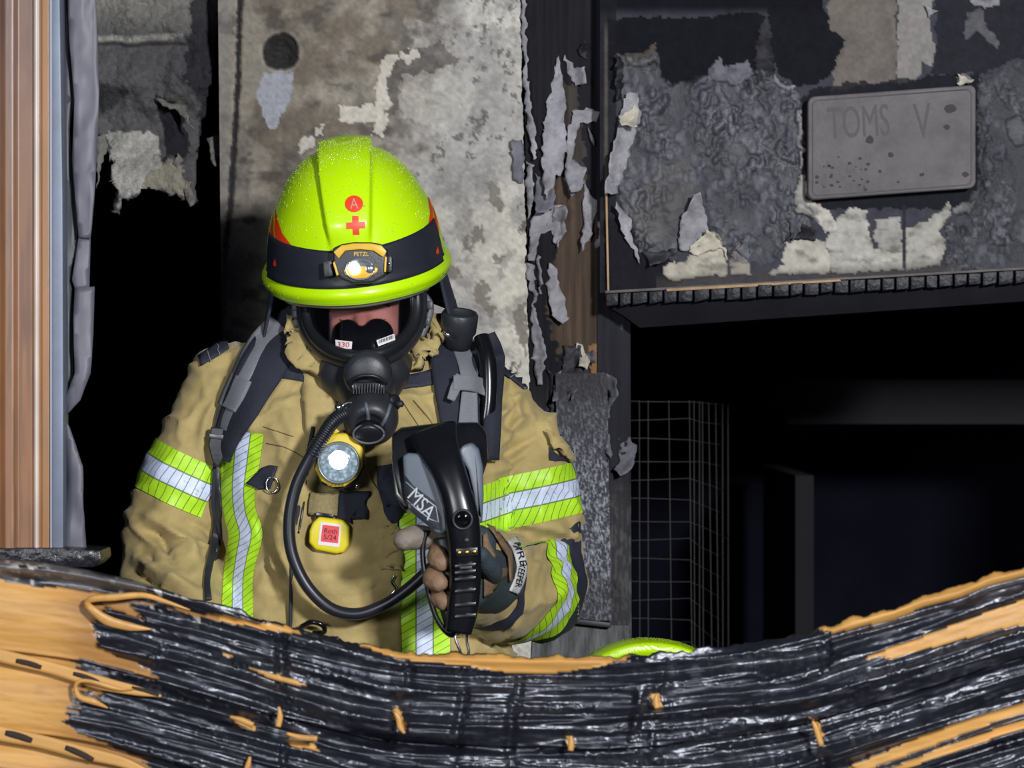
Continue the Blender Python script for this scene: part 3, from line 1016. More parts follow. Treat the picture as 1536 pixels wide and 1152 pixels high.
# ---- wire cage standing inside the opening
cg = thing('wire_cage', (0.28, 1.15, 0), 'dim tall cage of welded wire mesh inside the black opening', 'cage')
m_wire = M('dull_wire', (74, 73, 74), 0.6, metal=0.0)
c0, c1, c2 = (900, 1.15), (1034, 1.15), (1092, 1.15)


def cage_pt(u, py):
    """u 0..1 front face, 1..2 side face going back"""
    if u <= 1:
        return W(900 + (1034 - 900) * u, py, 1.15)
    v = u - 1
    yy = 1.15 + 0.45 * v
    return W(1034 + 58 * v, 576 + (py - 576) * (1 + 0.25 * v * (620 - min(py, 620) + 20) / 40.0), yy)


k = 0
vert_u = [0.44, 0.54, 0.77, 1.0, 1.12, 1.26, 1.34, 1.5, 1.68, 1.86, 2.0]
for u in vert_u:
    top = cage_pt(u, 600); bt = Vector((top.x + 0.01, top.y, 0.02))
    tube('wire', [top, top * 0.5 + bt * 0.5 + Vector((0.004 * math.sin(u * 9), 0.003, 0)), bt], 0.0009, m_wire, cg, seg=5, n=6)
for i in range(26):
    py = 600 + i * 30
    p = [cage_pt(u, py + 3 * math.sin(i * 2.1 + u * 2)) for u in (0, 0.5, 1.0)] + [cage_pt(u, py + 2 * math.sin(i + u)) for u in (1.3, 1.65, 2.0)]
    if p[0].z < 0.03: continue
    tube('wire', p, 0.0007, m_wire, cg, seg=5)
for u in (1.0, 2.0):
    b = cage_pt(u, 600)
    box('foot', (b.x + 0.01, b.y, 0.01), (0.02, 0.02, 0.02), m_wire, cg)

# ---- torn insulation hanging in the left opening
ins = thing('insulation_sheet', W(230, 160, 0.62), 'torn grey fibrous insulation hanging in tatters in the left opening', 'insulation')
X, Y = px_plane(120, 330, -60, 330, 2.6)
poly = [(120, -60), (330, -60), (328, 60), (318, 120), (310, 170), (300, 215), (292, 312), (280, 300), (262, 296), (238, 288), (215, 283), (200, 300), (186, 302), (182, 324), (172, 320), (174, 290),
        (166, 262), (170, 240), (160, 230), (150, 200), (120, 190)]
keep = pmask(X, Y, poly, 5, 600, 8) > 0.5
n1 = fbm(X / 40, Y / 40, 601, 5); n2 = fbm(X / 4, Y / 6, 602, 4, 0.7)
C = np.ones(X.shape + (3,)) * LC(72, 71, 72)
C = mixc(C, LC(112, 110, 104), sstep(60, 0, Y + (n1 - 0.5) * 30) * 0.8)
C = mixc(C, LC(142, 140, 134), pmask(X, Y, [(160, 195), (240, 200), (245, 285), (215, 283), (186, 302), (176, 320), (172, 290), (165, 240)], 10, 603))
C = mixc(C, LC(120, 116, 104), pmask(X, Y, [(215, 262), (268, 235), (285, 292), (250, 290), (225, 285)], 8, 604))
C = mixc(C, LC(124, 122, 116), (1 - sstep(2, 7, np.abs(Y - 57 + (X - 200) * 0.05 + (n1 - .5) * 8))) * (X < 275))
C = mixc(C, LC(28, 28, 33), pmask(X, Y, [(232, 145), (262, 155), (282, 200), (284, 230), (270, 242), (256, 230), (248, 245), (246, 200)], 6, 605))
C = mixc(C, LC(30, 30, 36), pmask(X, Y, [(290, 0), (330, -60), (330, 220), (300, 212), (300, 150), (276, 115), (282, 60)], 9, 606) * 0.9)
C = mixc(C, LC(34, 34, 38), (1 - sstep(1, 5, np.abs(Y - 66 + (n1 - .5) * 14))) * 0.9)
C = mixc(C, LC(40, 40, 44), pmask(X, Y, [(148, 125), (200, 135), (180, 150), (150, 178)], 8, 607) * 0.8)
C *= 1.5 * (0.55 + 0.9 * n2)[..., None]
D = 0.02 * np.sin((Y + 30 * n1) / 26.0) * sstep(40, 90, Y) + (n2 - 0.5) * 0.012 + (n1 - .5) * 0.05 - 0.03 * sstep(200, 300, Y)
P = WA(X, Y, 0.62 + D).reshape(-1, 3)
kf = keep.ravel()
F = [f for f in grid_faces(*X.shape) if all(kf[i] for i in f)]
mesh_obj('hanging_sheet', P, F, M('insulation_fibre', attr=True, rough=0.95, bump=0.8, bscale=220, bdist=0.004), ins, col=C.reshape(-1, 3), solid=0.012, soff=-1)
PF = M('insulation_flap', (120, 118, 112), 0.95, var=0.3, vscale=60, bump=0.8, bscale=200)
flake('torn_flap', [(232, 146), (246, 150), (275, 160), (290, 196), (282, 186), (262, 165), (244, 160)], 0.60, 0.03, 'top', PF, ins, seed=620, th=0.004)
flake('torn_flap', [(268, 232), (280, 245), (292, 305), (284, 308), (270, 262), (258, 245)], 0.60, 0.03, 'top', PF, ins, seed=621, th=0.004)
flake('torn_flap', [(310, 208), (328, 204), (328, 240), (320, 250)], 0.60, 0.02, 'top', PF, ins, seed=622, th=0.004)
flake('torn_flap', [(146, 205), (158, 200), (160, 220), (150, 262), (145, 282)], 0.60, 0.02, 'top', PF, ins, seed=623, th=0.004)
box('batten', W(225, -75, 0.66), (0.26, 0.08, 0.06), m_char, ins)

# ---- near window frame on the left: wood, bead, metal strip and hanging vinyl
YF = -0.40
fr = thing('window_1', W(40, 825, YF), 'brown wooden window frame with white bead and metal strip at the left edge', 'window frame', kind='structure')
X, Y = px_plane(-160, 78, -120, 829, 3)
prof = np.interp(X[0], [-160, 0, 8, 22, 26, 50, 53, 56, 59, 62, 74, 78], [0, 0, .006, .004, -.004, -.006, .004, .004, -.006, 0.002, .002, -.004])
g = fbm(X / 5, Y / 220, 701, 4, 0.6); n1 = fbm(X / 18, Y / 60, 702, 4)
C = np.ones(X.shape + (3,)) * LC(128, 88, 58)
C = mixc(C, LC(96, 68, 50), sstep(0.4, 0.65, g) * 0.8)
C = mixc(C, LC(100, 80, 74), sstep(560, -50, Y) * 0.75)
C = mixc(C, LC(140, 96, 50), ((X > 60) & (X < 76)) * 0.8)
C = mixc(C, LC(205, 196, 190), ((X > 52.5) & (X < 57.5)) * 0.8)
C *= 1.18 * (0.85 + 0.3 * n1)[..., None]
grid_obj('frame_profile', WA(X, Y, YF - np.repeat(prof[None], X.shape[0], 0)), M('varnished_wood', attr=True, rough=0.38, bump=0.15, bscale=60, stretch=(1, 1, 0.1)), fr, col=C, solid=0.05, soff=-1)
m_gal = M('galvanised_strip', (112, 120, 136), 0.5, metal=0.3, var=0.15, vscale=12)
prism('metal_strip', [(77, -120), (88, -120), (94, 300), (95, 600), (95, 826), (78, 826)], YF - 0.004, YF + 0.05, m_gal, fr, bevel=0.003)
prism('white_edge', [(74, -120), (78, -120), (78, 826), (75, 826)], YF - 0.006, YF + 0.02, M('white_edge_paint', (150, 152, 164), 0.5), fr, bevel=0.0005)
m_vin = M('grey_vinyl', (96, 95, 106), 0.5, var=0.12, vscale=10)
m_vind = M('dark_vinyl', (66, 66, 76), 0.5, var=0.2, vscale=10)


def hang(name, poly, y, mat, seed, amp=0.01, th=0.003):
    pts, tr = tri_poly(poly, 7)
    dd = (fbm(pts[:, 0] / 30, pts[:, 1] / 80, seed, 3) - 0.5) * amp * 2
    tr = [q if _cw(pts, q) else tuple(reversed(q)) for q in tr]
    return mesh_obj(name, WA(pts[:, 0], pts[:, 1], y + dd), tr, mat, fr, solid=th, soff=-1)


hang('vinyl_flap', [(96, -120), (140, -120), (146, 60), (148, 130), (146, 230), (138, 330), (136, 358), (118, 356), (108, 240), (112, 150), (104, 60)], YF + 0.03, m_vin, 711)
hang('vinyl_flap', [(112, 432), (142, 430), (140, 500), (136, 560), (120, 600), (100, 622), (97, 600), (112, 560), (110, 480)], YF + 0.03, m_vin, 712)
hang('vinyl_flap', [(98, 630), (104, 640), (114, 668), (124, 700), (125, 760), (130, 826), (98, 826)], YF + 0.03, m_vin, 713)
hang('vinyl_flap', [(118, 355), (136, 357), (134, 432), (112, 432), (108, 420)], YF + 0.034, m_vin, 714)
hang('vinyl_backing', [(92, -120), (100, -60), (104, 60), (110, 150), (104, 195), (108, 250), (114, 330), (118, 385), (108, 400), (108, 560), (97, 620), (96, 826), (90, 826)], YF + 0.045, m_vind, 715, 0.004)
prism('sill', [(-160, 824), (95, 822), (150, 826), (152, 840), (140, 852), (-160, 848)], YF - 0.02, YF + 0.10, M('wet_char_sill', (30, 30, 36), 0.3, var=0.4, vscale=30, bump=0.7, bscale=60, bdist=0.005), fr, bevel=0.004)

# ------------------------------------------------------------------ sagging burnt cladding in front
YC = -0.70
topc = [(-260, 800), (-120, 815), (0, 838), (70, 844), (130, 854), (200, 870), (270, 891), (330, 908), (400, 930), (480, 950), (540, 967), (600, 977), (700, 981), (800, 983),
        (900, 984), (980, 981), (1060, 972), (1120, 963), (1190, 955), (1230, 943), (1290, 923), (1340, 910), (1385, 893), (1440, 880), (1480, 862), (1536, 848), (1640, 820), (1760, 795)]
TX = np.array([p[0] for p in topc], float); TY = np.array([p[1] for p in topc], float)


def top_y(x):
    return np.interp(x, TX, TY)


# smoothed version of the sag for the lower boards
xs_ = np.arange(-260, 1761, 4.0)
ty_ = top_y(xs_)
ker = np.exp(-np.linspace(-2, 2, 61) ** 2); ker /= ker.sum()
tys_ = np.convolve(np.pad(ty_, 30, mode='edge'), ker, 'valid')


def top_s(x, v):
    w = np.clip(v / 50.0, 0, 1)
    return np.interp(x, xs_, ty_) * (1 - w) + np.interp(x, xs_, tys_) * w


wf = thing('wall_front', (0, YC + 0.1, 0), 'sagging wood-look cladding in front, burnt black with orange remains', 'wall', kind='structure')
# backing wall that carries the boards, following the sag
bx = np.arange(-250, 1751, 50)
bpoly = [(x, float(np.interp(x, xs_, tys_)) + 34) for x in bx]
V = [W(x, y, YC + 0.06) for x, y in bpoly]; nb = len(V)
V += [Vector((v.x, v.y, 0)) for v in V]
V2 = [v + Vector((0, 0.12, 0)) for v in V]
F = []
for i in range(nb - 1):
    F += [(i, nb + i, nb + i + 1, i + 1), (2 * nb + i, 2 * nb + i + 1, 3 * nb + i + 1, 3 * nb + i), (i, i + 1, 2 * nb + i + 1, 2 * nb + i), (nb + i, 3 * nb + i, 3 * nb + i + 1, nb + i + 1)]
F += [(0, 2 * nb, 3 * nb, nb), (nb - 1, 2 * nb - 1, 4 * nb - 1, 3 * nb - 1)]
mesh_obj('backing', V + V2, F, m_char, wf, smooth=False)
box('sill_support', (W(-60, 900, -0.42).x, -0.42, 0.59), (0.34, 0.18, 1.18), m_char, wf)


def char_mat():
    m = bpy.data.materials.new('burnt_cladding')
    m.use_nodes = True
    nt = m.node_tree; N = nt.nodes; L = nt.links
    b = N['Principled BSDF']
    at = N.new('ShaderNodeAttribute'); at.attribute_name = 'Col'
    # alpha-like mask kept in a second attribute
    ms = N.new('ShaderNodeAttribute'); ms.attribute_name = 'Char'
    tc = N.new('ShaderNodeTexCoord'); mp = N.new('ShaderNodeMapping'); mp.inputs['Scale'].default_value = (0.16, 1, 1)
    L.new(tc.outputs['Object'], mp.inputs[0])
    n1 = N.new('ShaderNodeTexNoise'); n1.inputs['Scale'].default_value = 110; n1.inputs['Detail'].default_value = 5
    L.new(mp.outputs[0], n1.inputs['Vector'])
    n2 = N.new('ShaderNodeTexNoise'); n2.inputs['Scale'].default_value = 75; n2.inputs['Detail'].default_value = 4
    L.new(tc.outputs['Object'], n2.inputs['Vector'])
    ad = N.new('ShaderNodeMath'); ad.operation = 'ADD'
    L.new(n1.outputs['Fac'], ad.inputs[0]); L.new(n2.outputs['Fac'], ad.inputs[1])
    st = N.new('ShaderNodeMapRange'); st.inputs['To Min'].default_value = 0.08; st.inputs['To Max'].default_value = 0.3
    L.new(ms.outputs['Fac'], st.inputs['Value'])
    bp = N.new('ShaderNodeBump'); bp.inputs['Distance'].default_value = 0.004
    L.new(st.outputs[0], bp.inputs['Strength']); L.new(ad.outputs[0], bp.inputs['Height'])
    L.new(bp.outputs[0], b.inputs['Normal'])
    # wood-look grain on the unburnt vinyl
    n3 = N.new('ShaderNodeTexNoise'); n3.inputs['Scale'].default_value = 55; n3.inputs['Detail'].default_value = 6
    mp2 = N.new('ShaderNodeMapping'); mp2.inputs['Scale'].default_value = (0.12, 1, 1.6)
    mp2.inputs['Rotation'].default_value = (0, -0.26, 0)
    L.new(tc.outputs['Object'], mp2.inputs[0]); L.new(mp2.outputs[0], n3.inputs['Vector'])
    mr = N.new('ShaderNodeMapRange'); mr.inputs['From Min'].default_value = 0.3; mr.inputs['From Max'].default_value = 0.7
    mr.inputs['To Min'].default_value = 0.86; mr.inputs['To Max'].default_value = 1.10
    L.new(n3.outputs['Fac'], mr.inputs['Value'])
    vm = N.new('ShaderNodeVectorMath'); vm.operation = 'SCALE'
    L.new(at.outputs['Color'], vm.inputs[0]); L.new(mr.outputs[0], vm.inputs['Scale'])
    L.new(vm.outputs[0], b.inputs['Base Color'])
    rr = N.new('ShaderNodeMapRange'); rr.inputs['To Min'].default_value = 0.42; rr.inputs['To Max'].default_value = 0.34
    L.new(ms.outputs['Fac'], rr.inputs['Value']); L.new(rr.outputs[0], b.inputs['Roughness'])
    sp = N.new('ShaderNodeMapRange'); sp.inputs['To Min'].default_value = 0.3; sp.inputs['To Max'].default_value = 0.9
    L.new(ms.outputs['Fac'], sp.inputs['Value']); L.new(sp.outputs[0], b.inputs['Specular IOR Level'])
    b.inputs['Specular Tint'].default_value = (0.86, 0.90, 1.0, 1)
    return m


m_clad = char_mat()
# orange (unburnt) zones in (x, v) with v = pixels below the top edge
ORANGE = [
    ([(-260, 36), (60, 36), (130, 33), (240, 27), (300, 20), (340, 10), (440, 2), (450, 8), (380, 16), (310, 26), (250, 28), (190, 34), (215, 48), (225, 56), (180, 50), (150, 46), (145, 70), (140, 90), (150, 112), (180, 120), (235, 128), (225, 140),
      (150, 136), (118, 134), (112, 150), (150, 178), (160, 186), (130, 180), (112, 195), (108, 215), (90, 235), (140, 250), (210, 262), (225, 275), (220, 300), (-260, 330)], 7),
    ([(535, 2), (600, 0), (800, 0), (960, 0), (900, 16), (840, 26), (760, 26), (680, 16), (600, 12)], 4),
    ([(1228, 0), (1700, -4), (1700, 18), (1400, 17), (1340, 20), (1250, 14)], 3),
    ([(1300, 66), (1380, 60), (1536, 52), (1700, 50), (1700, 88), (1536, 88), (1440, 82), (1340, 78)], 5),
    ([(1270, 222), (1400, 208), (1700, 200), (1700, 216), (1500, 222), (1400, 228), (1290, 236)], 4),
    ([(1250, 252), (1400, 236), (1700, 228), (1700, 240), (1420, 248)], 3),
    ([(370, 80), (420, 78), (460, 82), (455, 88), (400, 88)], 3), ([(330, 68), (352, 69), (340, 74)], 3),
    ([(345, 165), (380, 160), (385, 172), (360, 174)], 3), ([(425, 172), (470, 168), (480, 176), (440, 180)], 3),
    ([(588, 92), (596, 86), (604, 104), (612, 118), (600, 116)], 2), ([(850, 120), (860, 120), (860, 142), (851, 140)], 2),
    ([(978, 62), (992, 62), (992, 82), (979, 80)], 2), ([(1218, 128), (1226, 140), (1240, 165), (1230, 168)], 2)]
RIDGE = random.Random(5)
ridges = []
for i in range(34):
    ridges.append((RIDGE.uniform(0, 300), RIDGE.uniform(2.0, 9.0), RIDGE.uniform(-0.010, 0.016), RIDGE.uniform(0, 1600), RIDGE.uniform(200, 900)))


def clad_surface(x, v):
    """relief towards the camera (m) and colours at pixel x, v pixels under the top edge"""
    om = np.zeros(x.shape)
    for k, (poly, rag) in enumerate(ORANGE):
        dx = (fbm(x / 40, v / 3.6, 800 + k, 3) - 0.5) * rag * (5 if k == 0 else 6)
        dy = (fbm(x / 60, v / 8, 830 + k, 3) - 0.5) * rag
        om = np.maximum(om, inpoly(x + dx, v + dy, poly).astype(float))
    d = np.zeros(x.shape)
    burn = np.clip(1 - om, 0, 1) * sstep(60, 260, x + (v < 60) * 60)
    for (v0, w, a, xc, xw) in ridges:
        vv = v0 + 9 * np.sin(x / 310.0 + v0) + 5 * np.sin(x / 120.0 + v0 * 2)
        d += a * np.exp(-((v - vv) / w) ** 2) * np.exp(-((x - xc) / xw) ** 2) * (0.05 + 0.95 * burn)
    fl = fbm(x / 300, v / 20, 850, 3, 0.42) - 0.5
    lump = fbm(x / 60, v / 14, 851, 3) - 0.5
    fine = fbm(x / 30, v / 2.6, 852, 3) - 0.5
    bead = sstep(0.62, 0.8, fbm(x / 5.5, v / 4.5, 853, 2)) * sstep(0.45, 0.6, fbm(x / 120, v / 16, 854, 3))
    d += burn * (0.052 * fl + 0.010 * lump + 0.0012 * fine + 0.0035 * bead)
    d += om * (0.0015 * (fbm(x / 60, v / 10, 855, 3) - 0.5))
    # drip scars where the melt hangs down
    for (xc, wv) in ((600, 14), (770, 9), (955, 8), (985, 9), (418, 9), (1232, 8), (690, 7)):
        d += burn * 0.010 * np.exp(-((x - xc - 6 * np.sin(v / 30.0)) / wv) ** 2) * sstep(0.35, 0.6, fbm(x / 40, v / 40, 860, 2)) * (1 if xc % 2 else -1)
    C = np.ones(x.shape + (3,)) * LC(24, 25, 33)
    C = mixc(C, LC(34, 34, 41), sstep(0.5, 0.75, fbm(x / 50, v / 5, 870, 4)) * 0.8)
    C = mixc(C, LC(100, 100, 110), sstep(0.64, 0.78, fbm(x / 36, v / 3.4, 871, 4)) * sstep(0.45, 0.6, fbm(x / 140, v / 22, 872, 3)) * 0.55)  # mid-grey streaks put a bluish sheen into the char colour
    oc = np.ones(x.shape + (3,)) * LC(194, 144, 76)
    oc = mixc(oc, LC(206, 160, 94), sstep(0.4, 0.7, fbm(x / 130, v / 7, 873, 4)) * 0.7)
    oc = mixc(oc, LC(150, 100, 52), sstep(0.62, 0.76, fbm(x / 60, v / 5, 874, 4)) * 0.3)
    # scorched fringe of the left, unburnt end: brown where heat reached it
    oc = mixc(oc, LC(112, 70, 40), sstep(60, 150, x + 40 * (fbm(x / 30, v / 4, 877, 3) - .5)) * (x < 330) * 0.55)
    C = C * (1 - om[..., None]) + oc * om[..., None]
    ash = sstep(0.68, 0.74, fbm(x / 12, v / 6, 875, 2)) * (x < 300) * (v < 34) * (1 - om)
    C = mixc(C, LC(190, 184, 176), ash)
    grey = ((v < 34) & (x < 220)) * (1 - om)
    C = mixc(C, LC(104, 100, 100), grey * sstep(0.3, 0.6, fbm(x / 40, v / 8, 876, 3)) * 0.8)
    return d, C, 1 - om


def clad_board(v0, v1, step, detail=True):
    xs = np.arange(-200, 1720, step); vv = np.arange(v0, v1 + 7.01, step if detail else 12)
    x, v = np.meshgrid(xs, vv)
    if detail:
        d, C, ch = clad_surface(x, v)
        # flange step (nailing strip) at the top of each lower board and overlap of the upper one
        t = (v - v0) / (v1 - v0)
        base = 0.010 * np.sin(np.clip(t, 0, 1) * math.pi) + 0.016 * t
        if v0 == 0:
            base = base + 0.028 * np.exp(-((v - 11) / 11.0) ** 2) * sstep(300, 120, x) + 0.012 * np.exp(-((v - 8) / 9.0) ** 2) * sstep(120, 320, x)
        edge = (fbm(x / 22, v * 0, 880, 4) - 0.5) * 14 * sstep(8, 0, v) * sstep(150, 420, x) if v0 == 0 else 0
    else:
        d = 0 * x; C = np.ones(x.shape + (3,)) * LC(176, 128, 68); ch = 0 * x
        t = (v - v0) / (v1 - v0); base = 0.010 * np.sin(np.clip(t, 0, 1) * math.pi) + 0.016 * t; edge = 0
    vt = np.minimum(v, 420)
    PY = top_s(x, v) + v + edge
    P = WA(x, PY, YC - d - base)
    o = grid_obj('cladding_board', P, m_clad, wf, col=C)
    ca = o.data.attributes.new('Char', 'FLOAT', 'POINT')
    ca.data.foreach_set('value', ch.ravel())
    s = o.modifiers.new('thickness', 'SOLIDIFY'); s.thickness = 0.004; s.offset = -1
    return o


clad_board(0, 132, 2.6)
clad_board(132, 252, 2.6)
clad_board(252, 372, 2.8)
v = 372
while v < 1500:
    clad_board(v, v + 120, 24, False); v += 120
# nailing flanges with slots on the unburnt end
m_fl = M('cladding_flange', (200, 150, 82), 0.42, var=0.15, vscale=40, stretch=(0.15, 1, 1))
m_slot = M('slot_dark', (44, 32, 26), 0.8)


def flange(pts_c, w, slots, seed):
    strip_o = strip('nailing_flange', pts_c, w, YC - 0.028, m_fl, wf, n=60, m=5, off=0.0, solid=0.003)
    for (x0, y0, x1, y1, wd) in slots:
        c = [(x0, y0), ((x0 + x1) / 2, (y0 + y1) / 2 - 1), (x1, y1)]
        strip('nail_slot', c, [wd * .75, wd, wd, wd, wd * .75], YC - 0.0305, m_slot, strip_o, n=10, m=4, off=0.0, solid=0.0012)


flange([(-60, 966), (0, 983), (80, 1003), (150, 1024), (205, 1036), (242, 1044)], [20, 20, 18, 20, 14, 3], [(24, 991, 62, 1001, 8), (110, 1010, 148, 1023, 7), (198, 1031, 238, 1043, 5)], 1)
flange([(-60, 1082), (0, 1100), (60, 1112), (120, 1128), (180, 1142), (225, 1160)], [22, 22, 20, 20, 16, 8], [(8, 1099, 48, 1111, 10), (98, 1121, 140, 1140, 9)], 2)
# curled lips of softened vinyl
m_lip = M('curled_vinyl', (194, 144, 76), 0.4, var=0.2, vscale=40)
YS = YC - 0.034
tube('curled_lip', [W(128, 905, YS), W(140, 898, YS - .006), W(170, 896, YS - .006), W(215, 893, YS), W(250, 903, YS), W(285, 915, YS + .006)], [(.003, .002), (.005, .003), (.005, .003), (.004, .003), (.003, .002), (.001, .001)], m_lip, wf, n=30, seg=10, up=Vector((0, 1, 0)))
tube('curled_lip', [W(128, 903, YS), W(136, 912, YS - .006), W(160, 930, YS - .004), W(195, 940, YS), W(228, 944, YS + .004)], [(.003, .002), (.005, .003), (.007, .003), (.006, .003), (.001, .001)], m_lip, wf, n=30, seg=10, up=Vector((0, 1, 0)))
tube('curled_lip', [W(112, 1040, YS), W(116, 1024, YS - .005), W(134, 1022, YS - .006), W(175, 1033, YS), W(200, 1034, YS)], [(.002, .002), (.003, .002), (.003, .002), (.003, .002), (.001, .001)], m_lip, wf, n=26, seg=8, up=Vector((0, 1, 0)))
tube('curled_lip', [W(112, 1026, YS), W(118, 1044, YS - .006), W(140, 1052, YS - .006), W(162, 1062, YS)], [(.002, .002), (.004, .002), (.005, .003), (.001, .001)], m_lip, wf, n=24, seg=8, up=Vector((0, 1, 0)))
for i, p in enumerate([[(592, 1068), (598, 1078), (600, 1090), (607, 1100)], [(856, 1104), (857, 1114), (856, 1126)], [(985, 1042), (984, 1052), (986, 1062)], [(1219, 1082), (1224, 1092), (1232, 1118)],
                       [(418, 1060), (420, 1075), (417, 1090)], [(345, 1075), (362, 1080), (380, 1088)], [(430, 1100), (450, 1106), (476, 1108)], [(375, 1135), (372, 1148), (368, 1160)]]):
    tube('melt_drip', [W(x, y, YC - 0.042) for x, y in p], [(0.002, .002), (0.0042, .0025), (0.004, .0025), (0.002, .002)][:len(p)], m_lip, wf, n=12, seg=8, up=Vector((0, 1, 0)))

# ------------------------------------------------------------------ the firefighter
m_cloth = M('tan_turnout_cloth', (176, 156, 102), 0.82, var=0.16, vscale=26, bump=0.28, bscale=420, bdist=0.002, sheen=0.15)
m_navy = M('navy_reinforcement', (40, 43, 58), 0.75, var=0.2, vscale=40, bump=0.3, bscale=400, bdist=0.002)
m_seam = M('seam_thread', (104, 90, 58), 0.8)
m_skin = M('face_skin', (206, 132, 118), 0.5, var=0.08, vscale=40)
m_rub = M('black_rubber', (26, 27, 32), 0.42, var=0.15, vscale=20)
m_rubm = M('matt_black_plastic', (42, 44, 50), 0.42, var=0.15, vscale=30, bump=0.1, bscale=200)
m_chrome = M('chrome', (200, 200, 205), 0.2, metal=1.0)
m_black = M('gloss_black', (16, 17, 21), 0.22)

person = thing('person', (W(545, 576, 0).x, 0.0, 0.0), 'firefighter in tan turnout gear with lime reflective stripes, head bent over a handheld camera', 'person')

# arm and torso skeleton (pixel, depth)
LA = [(346, 580, .03), (320, 640, .03), (283, 715, .02), (262, 800, .02), (252, 850, .01), (280, 905, -.06), (330, 985, -.14), (400, 1040, -.24)]
LR = [.066, .072, .073, .075, .076, .070, .062, .050]
RA = [(742, 616, .03), (768, 662, .03), (792, 720, .03), (800, 790, .03), (806, 850, .04), (806, 878, .02), (776, 882, -.06), (742, 880, -.14), (716, 874, -.21)]
RR = [.062, .071, .072, .073, .076, .080, .082, .078, .062]


def PTS(A):
    return [W(*p) for p in A]


# torso loft
def torso_vf(sections, seg=56, tilt=0.085, grow=0.0):
    V = []
    for (py, cx, hw, cy, hd, ex) in sections:
        c = W(cx, py, 0)
        w = float(1 - sstep(580, 760, np.array(float(py))))
        for j in range(seg):
            t = 2 * math.pi * j / seg
            co, si = math.cos(t), math.sin(t)
            x = (hw + grow) * math.copysign(abs(co) ** ex, co); y = (hd + grow) * math.copysign(abs(si) ** ex, si)
            V.append(Vector((c.x + x, cy + y, c.z - tilt * w * x)))
    n = len(sections)
    F = []
    for i in range(n - 1):
        for j in range(seg):
            j2 = (j + 1) % seg
            F.append((i * seg + j, i * seg + j2, (i + 1) * seg + j2, (i + 1) * seg + j))
    F.append(tuple(range(seg))); F.append(tuple((n - 1) * seg + j for j in reversed(range(seg))))
    return V, F


SEC = [(478, 548, .07, .03, .075, 1), (492, 548, .105, .03, .090, .95), (510, 548, .140, .03, .100, .9), (530, 549, .182, .03, .112, .85), (552, 550, .210, .025, .125, .8),
       (585, 550, .224, .02, .135, .78), (640, 548, .228, .01, .145, .78), (720, 546, .222, .005, .150, .78), (800, 545, .222, .0, .155, .78), (900, 546, .226, .0, .160, .78),
       (1000, 547, .232, .0, .165, .8), (1120, 547, .238, .0, .17, .8), (1200, 547, .240, .0, .172, .8)]
v, nrm, f = remesh([torso_vf(SEC), capsule_vf(PTS(LA), LR, 28, 40), capsule_vf(PTS(RA), RR, 28, 40)], 0.0048, 14)
# cloth folds: (pixel polyline, height m, width px)
FOLD = [
    # torso
    ([(455, 575), (470, 610), (466, 660)], .006, 9), ([(420, 610), (440, 650), (430, 690)], .005, 10), ([(395, 590), (380, 640)], .005, 9),
    ([(400, 830), (450, 870), (520, 880), (580, 860)], .007, 10), ([(385, 790), (410, 830), (430, 880)], .008, 9), ([(470, 850), (520, 840), (575, 800)], .006, 8),
    ([(440, 900), (520, 925), (600, 915)], .006, 10), ([(390, 740), (430, 770), (445, 800)], .007, 9), ([(560, 780), (590, 770), (610, 730)], .005, 8),
    ([(385, 780), (402, 830), (412, 900)], -.007, 7), ([(540, 850), (560, 900), (565, 960)], .005, 10), ([(610, 590), (640, 620), (650, 680)], .005, 9),
    ([(610, 640), (580, 660), (560, 690)], .004, 8), ([(470, 700), (450, 730), (455, 800)], .005, 8), ([(520, 960), (600, 940)], -.005, 9),
    # left sleeve
    ([(335, 590), (310, 630), (300, 690)], .007, 9), ([(322, 575), (300, 610), (275, 650)], .005, 9), ([(305, 600), (285, 650)], -.004, 7),
    ([(205, 790), (240, 810), (262, 850)], -.013, 8), ([(228, 775), (268, 805), (300, 850)], .010, 9), ([(195, 770), (215, 800), (250, 830)], .009, 9),
    ([(255, 790), (300, 820), (325, 860)], .008, 8), ([(205, 835), (240, 860), (300, 890)], .010, 9), ([(190, 850), (230, 880), (280, 900)], -.008, 7),
    ([(280, 780), (315, 800), (335, 840)], -.006, 7), ([(325, 800), (312, 840), (315, 890)], .006, 8), ([(212, 832), (225, 838), (232, 850)], -.010, 6),
    # right sleeve
    ([(735, 640), (760, 610), (790, 590)], .007, 8), ([(730, 680), (770, 640), (800, 625)], .010, 9), ([(735, 700), (780, 670), (815, 650)], -.006, 7),
    ([(728, 712), (770, 690), (800, 668)], .007, 8), ([(760, 580), (775, 610), (780, 650)], .006, 9), ([(820, 610), (835, 660), (845, 690)], .006, 8),
    ([(745, 805), (800, 785), (858, 790)], .008, 9), ([(760, 820), (810, 805), (862, 815)], -.009, 7), ([(775, 835), (815, 825), (860, 840)], .009, 8),
    ([(800, 800), (835, 815), (858, 845)], -.008, 7), ([(790, 790), (830, 795), (866, 805)], .007, 7), ([(810, 850), (840, 850), (862, 862)], .007, 8)]
ppx = v[:, 0] * FPX / (v[:, 1] + CAM_D) + 768
ppy = 576 - (v[:, 2] - CAM_Z) * FPX / (v[:, 1] + CAM_D)
disp = np.zeros(len(v))
front = sstep(0.35, -0.15, nrm[:, 1])
for pts, a, w in FOLD:
    P2 = smooth_path(pts, 14)
    d = seg_dist(ppx, ppy, [tuple(p) for p in P2])
    L_ = np.minimum(np.hypot(ppx - pts[0][0], ppy - pts[0][1]), np.hypot(ppx - pts[-1][0], ppy - pts[-1][1]))
    disp += 1.5 * a * np.exp(-(d / (w * .8)) ** 2) * (0.35 + 0.65 * sstep(0, 30, L_)) * front
